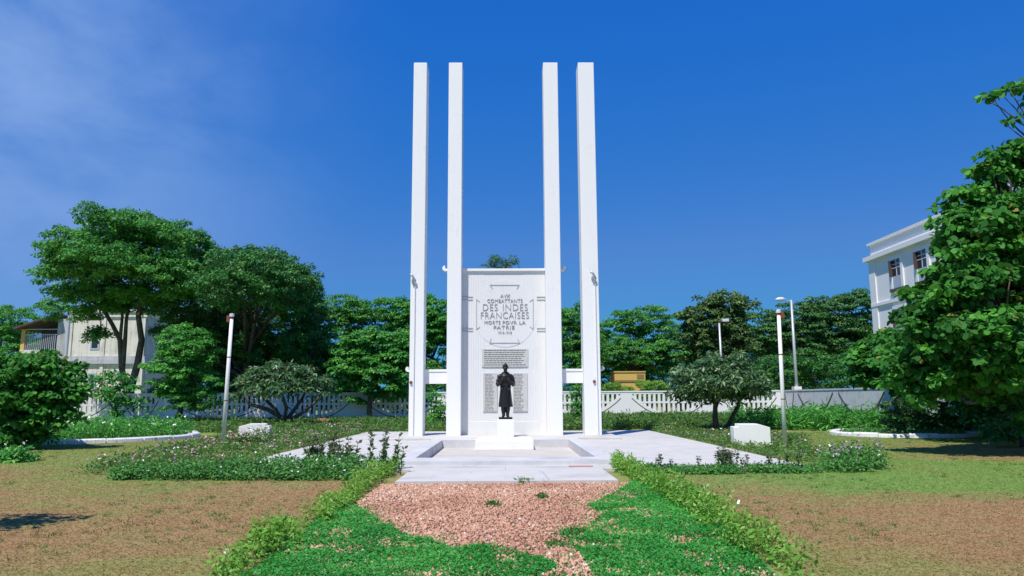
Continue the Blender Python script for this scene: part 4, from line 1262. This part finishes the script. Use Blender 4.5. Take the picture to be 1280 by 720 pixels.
# dark thicket added to stand in for deep shade under the right tree
for k, (u, v, ru, rv, Y, lab) in enumerate(((1185, 500, 44, 34, 33.5, 'dark thicket standing in for shade behind the round bed under the broad leaved tree'), (1255, 505, 48, 38, 28.5, 'dark thicket standing in for shade at the right edge behind the lawn'),
                                            (1272, 542, 30, 18, 24.5, 'low dark shrub at the right edge of the lawn'), (1228, 485, 40, 36, 31.5, 'dark tall bushes standing in for shade far back under the broad leaved tree'))):
    tree('shrub', lab, 'shrub', Y, u, [(u - ru * 0.45, v, ru * 0.6, rv), (u + ru * 0.45, v + 2, ru * 0.6, rv * 0.9)], 0.45, 70, 0.24, 0.12, 'leaf_dark', 70 + k, group='dark shrubs at the right edge', trunk_r=0.06, under=0.7, fill=0.4)
tree('shrub', 'loose leafy shrub growing in the round kerbed bed', 'shrub', RB.y, 1128, [(1126, 512, 20, 12), (1112, 524, 12, 9), (1140, 520, 14, 12), (1128, 532, 16, 6)], 0.35, 50, 0.22, 0.09, 'leaf_olive', 75, trunk_r=0.05, under=0.5, fill=0.4)
# trees just outside the frame, whose shade falls into it
def off_tree(name, label, base, ells, cr, per, ll, lw, mat, seed):
    rng = np.random.default_rng(seed); base = Vector(base)
    root = empty(name, base); tag(root, label, 'tree')
    mb = MB(); top = Vector((0, 0, min(e[0][2] - e[3] for e in ells) + 0.5 - base.z))
    mb.tube([(0, 0, -0.05), top * 0.5, top], [0.3, 0.22, 0.18], 9)
    for e in ells:
        mb.tube(bend(top, Vector(e[0]) - base, rng), [0.14, 0.12, 0.1, 0.08, 0.06, 0.04], 6)
    mb.build('trunk', M['bark'], root, smooth=True)
    cl = clump_points(ells, cr, rng, 0.5, 0.3) - np.array(base)
    crown_mesh('crown', cl, cr, per, ll, lw, M[mat], root, rng)
off_tree('shade_tree', 'tree beyond the left edge of the photo shading the near lawn', (-10.4, 7.2, 0), [((-8.9, 8.3, 4.2), 1.3, 0.7, 0.6), ((-7.8, 8.6, 3.9), 0.6, 0.4, 0.35), ((-10.8, 7.0, 5.0), 1.5, 1.4, 1.0)], 0.45, 44, 0.22, 0.12, 'leaf_dark', 81)

# ================================================================ BEDS, HEDGES, GROUND COVER
def gpoly(pts): return [tuple(G(u, v)[:2]) for u, v in pts]
planting('flower_bed', 'weedy bed of pink and white flowers along the left side of the paving', 'flower bed',
         [(-9.6, 17.2), (-7.1, 17.0), (-6.85, 24), (-6.85, 38), (-9.5, 42), (-13, 36), (-11.5, 24)], 3400, 0.24, 0.17, 13, 0.1, 0.042, 'leaf_weed', 101,
         [('petal_p', 420, 0.042), ('petal_w', 60, 0.05), ('petal_v', 160, 0.04)], kind='stuff', hvar=0.75, gap=0.2)
planting('border_hedge', 'low green border of small leaves along the left front of the paving', 'hedge',
         [(-8.4, 16.05), (-2.9, 15.6), (-2.6, 16.9), (-7, 17.5), (-8.3, 17.5)], 800, 0.3, 0.16, 34, 0.07, 0.04, 'leaf_bed', 102, [('petal_w', 40, 0.036)], kind='stuff', hvar=0.6)
planting('border_hedge', 'low green border of small leaves along the right front of the paving', 'hedge',
         [(2.9, 16.4), (8.1, 16.6), (8.1, 17.4), (3.2, 17.35)], 620, 0.2, 0.15, 28, 0.065, 0.035, 'leaf_bed', 103, [('petal_v', 20, 0.04)], kind='stuff', hvar=0.7, gap=0.2)
planting('flower_bed', 'weedy strip of small flowers along the right side of the paving', 'flower bed',
         [(7.15, 18.4), (8.6, 18.4), (9.6, 24), (12, 30), (12.5, 42), (7.2, 42)], 1700, 0.2, 0.15, 14, 0.1, 0.042, 'leaf_weed', 104, [('petal_p', 70, 0.055), ('petal_w', 30, 0.06), ('petal_v', 40, 0.05)], kind='stuff')
planting('flower_clump', 'mauve flowered clump at the right front corner of the paving', 'plant',
         [(7.5, 17.0), (8.8, 17.2), (9.0, 18.0), (8.0, 18.6), (7.2, 18.0)], 130, 0.5, 0.16, 34, 0.08, 0.035, 'leaf_bed', 105, [('petal_v', 60, 0.042), ('petal_w', 10, 0.045)], hvar=0.25)
planting('undergrowth', 'rough green weeds along the foot of the fence right of the memorial', 'weeds',
         [(2, 38.5), (21, 44), (21.2, 57.7), (2, 57.7)], 9000, 0.42, 0.3, 12, 0.24, 0.065, 'leaf_weed', 106, kind='stuff')
planting('undergrowth', 'rough green weeds behind the paving left of the memorial', 'weeds',
         [(-24, 39), (-6.5, 37.8), (2, 37.8), (2, 57.7), (-24, 57.7)], 7000, 0.3, 0.25, 12, 0.2, 0.06, 'leaf_weed', 107, kind='stuff')
planting('undergrowth', 'strappy green lilies at the foot of the grey wall', 'plants',
         [(12, 39), (21, 33), (21.3, 48), (13, 44)], 1500, 0.8, 0.3, 18, 0.4, 0.07, 'leaf_bush', 108, kind='stuff')
a = np.linspace(0, 6.28, 20)[:-1]
planting('round_bed_plants', 'tangle of green plants and white flowers inside the left kerb', 'plants',
         [(LB[0] + 4.6 * math.cos(q), LB[1] + 4.6 * math.sin(q)) for q in a], 1000, 0.75, 0.25, 32, 0.16, 0.055, 'leaf_bush', 109, [('petal_w', 60, 0.085)], kind='stuff')
planting('round_bed_plants', 'low green plants inside the right kerb ring', 'plants',
         [(RB.x + 2.4 * math.cos(q), RB.y + 2.4 * math.sin(q)) for q in a], 260, 0.2, 0.2, 22, 0.14, 0.05, 'leaf_bed', 110, kind='stuff')
q0 = G(317, 556)
planting('flower_clump', 'loose pink flowering plants half hiding the left white block', 'plant', [(q0.x - 0.75, q0.y - 0.9), (q0.x + 0.8, q0.y - 0.9), (q0.x + 0.75, q0.y - 0.1), (q0.x - 0.7, q0.y - 0.1)], 130, 0.5, 0.13, 11, 0.1, 0.04, 'leaf_weed', 115, [('petal_p', 60, 0.045), ('petal_w', 14, 0.05)])
p0 = G(12, 578)
planting('small_plant', 'low tuft of broad leaves on the lawn at the left edge', 'plant', [(p0.x - 0.8, p0.y - 0.2), (p0.x + 0.5, p0.y - 0.2), (p0.x + 0.5, p0.y + 0.5), (p0.x - 0.8, p0.y + 0.5)], 30, 0.3, 0.2, 30, 0.14, 0.07, 'leaf_bush', 111)

# path hedges
LH = gpoly([(497, 578), (501, 588), (464, 612), (418, 648), (355, 708), (318, 745), (262, 745), (300, 700), (383, 650), (443, 612), (480, 590)])
RH = gpoly([(768, 578), (766, 588), (818, 618), (876, 655), (945, 712), (978, 745), (1025, 745), (985, 708), (912, 655), (845, 618), (788, 590)])
def hedge_row(label, poly, seed):
    return planting('path_hedge', label, 'hedge', poly, 620, 0.28, 0.1, 34, 0.066, 0.028, 'leaf_hedge', seed, [('petal_w', 5, 0.035)], hvar=0.85, gap=0.3 if seed == 112 else 0.42)
hedge_row('thin yellow green hedge along the left side of the gravel path', LH, 112)
hedge_row('thin yellow green hedge along the right side of the gravel path', RH, 113)

# leafy stems: one copied thing per stem
def stem_mesh(seed, h):
    rng = np.random.default_rng(seed)
    lean = Vector((rng.normal() * 0.1, rng.normal() * 0.05, 1))
    pts = [lean * (h * t) + Vector((0.03 * math.sin(5 * t + seed), 0, 0)) for t in (0, 0.3, 0.6, 1)]
    st_ = MB().tube(pts, [0.012, 0.01, 0.008, 0.004], 6)
    n_ = int(60 * h) + 20
    t = rng.uniform(0.12, 1.0, n_)
    th = rng.uniform(0, 6.28, n_)
    d = np.stack([np.cos(th), np.sin(th), rng.uniform(0.2, 0.9, n_)], 1)
    pos = np.stack([np.array(lean * 1.0) * (h * q) for q in t]) + d * 0.012
    nr = np.stack([-np.cos(th) * 0.6, -np.sin(th) * 0.6, np.ones(n_)], 1) + rng.normal(size=(n_, 3)) * 0.4
    v, f, tt = leaves(pos, nr, 0.1, 0.06, rng, d, np.clip(t * 0.5 + rng.uniform(0, 0.5, n_), 0, 1))
    return st_, v, f, tt
protos = []
for k in range(4):
    protos.append(stem_mesh(200 + k, (0.9, 0.78, 0.66, 0.48)[k]))
made = {}
def stem(u, v, kind, label, group, sc_=1.0):
    g = G(u, v)
    r = empty('leafy_stem', (g.x, g.y, 0), rng_s.uniform(0, 6.28)); tag(r, label, 'plant', group); r.scale = (sc_,) * 3
    if kind not in made:
        st_, v_, f_, tt = protos[kind]
        a_ = st_.build('stem', M['bark'], r); b_ = np_mesh('foliage', v_, f_, M['leaf_red'], r, tt)
        made[kind] = (a_.data, b_.data)
    else:
        link('stem', made[kind][0], None, r); link('foliage', made[kind][1], None, r)
rng_s = random.Random(9)
for u, v, k, s_ in ((464, 592, 0, 1.1), (481, 592, 0, 1.15), (492, 590, 1, 1.1), (476, 594, 1, 1.0), (499, 594, 2, 0.9)):
    stem(u, v, k, 'tall leafy stem rising from the end of the left path hedge', 'tall stems at the end of the left path hedge', s_)
for i in range(22):
    u = 382 + i * 2.8 + rng_s.uniform(-3, 3)
    stem(u, 589 + rng_s.uniform(-4, 3), rng_s.choice((1, 2, 2, 3)), 'dark leafy stem in the row before the left paving', 'leafy stems before the left paving', rng_s.uniform(0.85, 1.15))
for i in range(12):
    stem(905 + rng_s.uniform(-10, 20), 587 + rng_s.uniform(-3, 3), rng_s.choice((1, 2, 3, 3)), 'dark leafy stem in the clump before the right paving', 'leafy stems before the right paving', rng_s.uniform(0.7, 0.95))
for i in range(14):
    stem(rng_s.uniform(800, 1010), 589 + rng_s.uniform(-2, 2), 3, 'short leafy stem scattered along the right paving border', 'short stems along the right border', rng_s.uniform(0.5, 0.8))

# bright ground cover inside the hedges
rng = np.random.default_rng(77)
def herb(name, label, poly, n_, seed, edge=0.27):
    r_ = np.random.default_rng(seed)
    xy = scatter(poly, n_, r_)
    m_ = vnoise(xy, 2.2, seed) * 0.6 + vnoise(xy, 5.5, seed + 1) * 0.4
    xy = np.concatenate([xy, xy[::7] + r_.normal(size=(len(xy[::7]), 2)) * 0.24])
    m_ = vnoise(xy, 2.2, seed) * 0.6 + vnoise(xy, 5.5, seed + 1) * 0.4
    xy = xy[(m_ > edge + r_.normal(size=len(xy)) * 0.09)]
    k = len(xy)
    pos = np.zeros((k, 3)); pos[:, :2] = xy; pos[:, 2] = 0.012 + 0.05 * vnoise(xy, 3, seed + 2) * r_.uniform(0.2, 1.3, k)
    nr = np.array([0, 0, 1.0]) + r_.normal(size=(k, 3)) * 0.5
    t_ = np.clip(0.5 * r_.beta(2, 2, k) + 0.5 * vnoise(xy, 1.3, seed + 3), 0, 1)
    v, f, tt = leaves(pos, nr, 0.036, 0.024, r_, None, t_)
    o_ = np_mesh(name, v, f, M['leaf_herb'], None, tt)
    tag(o_, label, 'ground cover', None, 'stuff')
herb('ground_cover', 'bright green creeping ground cover left of the gravel', gpoly([(250, 760), (330, 705), (410, 640), (440, 632), (470, 650), (500, 668), (545, 680), (570, 690), (600, 682), (625, 683), (650, 694), (690, 704), (705, 722), (740, 760)]), 84000, 301)
herb('ground_cover', 'bright green creeping ground cover right of the gravel', gpoly([(775, 760), (745, 722), (730, 700), (700, 668), (735, 660), (755, 645), (735, 634), (765, 620), (790, 604), (835, 604), (900, 645), (1000, 760)]), 104000, 302, 0.17)
def tuft(u, v, r_, seed):
    g = G(u, v); a_ = np.linspace(0, 6.28, 9)[:-1]
    return [(g.x + r_ * math.cos(q) * (0.7 + 0.5 * math.sin(3 * q + seed)), g.y + r_ * math.sin(q)) for q in a_]
for k, (u, v, r_) in enumerate(((655, 604, 0.24), (616, 633, 0.1), (676, 623, 0.1), (695, 682, 0.16), (720, 667, 0.12))):
    planting('weed_tuft', 'small green weed tuft growing through the pink gravel', 'weed', tuft(u, v, r_, k), 40, 0.06, 0.05, 14, 0.055, 0.02, 'leaf_weed', 320 + k, thing_group='weed tufts in the gravel')

# grass blades
r_ = np.random.default_rng(404)
n_ = 520000
yy = 4.8 + (36 - 4.8) * r_.uniform(0, 1, n_) ** 1.9
xx = r_.uniform(-1, 1, n_) * (yy * 0.95 + 3.5)
keep = ~((xx > -2.45) & (xx < 2.6) & (yy < 17.4)) & ~((xx > PX0 - 0.1) & (xx < PX1 + 0.1) & (yy > PY0 - 0.1))
xx, yy = xx[keep], yy[keep]
k = len(xx)
hgt = r_.uniform(0.008, 0.024, k) * (0.7 + 0.025 * yy)
th = r_.uniform(0, 6.28, k); wd = 0.004 + 0.00035 * yy
dx, dy = np.cos(th) * wd, np.sin(th) * wd
lx, ly = r_.normal(size=k) * hgt * 2.2, r_.normal(size=k) * hgt * 2.2
V = np.stack([np.stack([xx - dx, yy - dy, np.zeros(k)], 1), np.stack([xx + dx, yy + dy, np.zeros(k)], 1), np.stack([xx + lx, yy + ly, hgt], 1)], 1).reshape(-1, 3)
o = np_mesh('grass', V, np.arange(k * 3).reshape(k, 3), M['blade'], None, r_.uniform(0, 1, k))
tag(o, 'short dry grass blades over the lawn', 'grass', None, 'stuff')

n_ = 2600
yy = 6.4 + 24 * r_.uniform(0, 1, n_) ** 1.6; xx = r_.uniform(-1, 1, n_) * (yy * 0.74 + 0.6)
keep = ~((xx > -2.9) & (xx < 3.0) & (yy < 17.4)) & ~((xx > PX0 - 0.3) & (xx < PX1 + 0.3) & (yy > PY0 - 0.3)) & (vnoise(np.stack([xx, yy], 1), 0.5, 9) > 0.45)
xx, yy = np.repeat(xx[keep], 14), np.repeat(yy[keep], 14); k = len(xx)
xx = xx + r_.normal(size=k) * 0.04; yy = yy + r_.normal(size=k) * 0.04
hgt = r_.uniform(0.02, 0.06, k); th = r_.uniform(0, 6.28, k); wd = 0.003 + 0.0003 * yy
dx, dy = np.cos(th) * wd, np.sin(th) * wd; lx, ly = r_.normal(size=k) * hgt * 0.7, r_.normal(size=k) * hgt * 0.7
V = np.stack([np.stack([xx - dx, yy - dy, np.zeros(k)], 1), np.stack([xx + dx, yy + dy, np.zeros(k)], 1), np.stack([xx + lx, yy + ly, hgt], 1)], 1).reshape(-1, 3)
o = np_mesh('grass', V, np.arange(k * 3).reshape(k, 3), M['leaf_weed'], None, r_.uniform(0, 1, k))
tag(o, 'scattered greener tufts standing in the dry lawn', 'grass', None, 'stuff')

# soil mound
g = G(403, 531)
v = []; f = []
R_, A_ = 7, 22
for i in range(R_ + 1):
    t = i / R_
    for j in range(A_):
        q = 2 * math.pi * j / A_
        rr = t * (1 + 0.1 * math.sin(3 * q + 1) + 0.06 * math.sin(7 * q))
        v.append((0.95 * rr * math.cos(q), 0.8 * rr * math.sin(q), 0.42 * (1 - t * t) ** 1.2 + 0.025 * math.sin(9 * q + 4 * i) * (1 - t) - (0.02 if i == R_ else 0)))
for i in range(R_):
    for j in range(A_):
        f.append((i * A_ + j, (i + 1) * A_ + j, (i + 1) * A_ + (j + 1) % A_, i * A_ + (j + 1) % A_))
o = MB().add(v, f).build('soil_mound', M['soil'], smooth=True); o.location = (g.x, g.y, 0)
tag(o, 'small heap of reddish brown soil beside the left frangipani', 'mound')
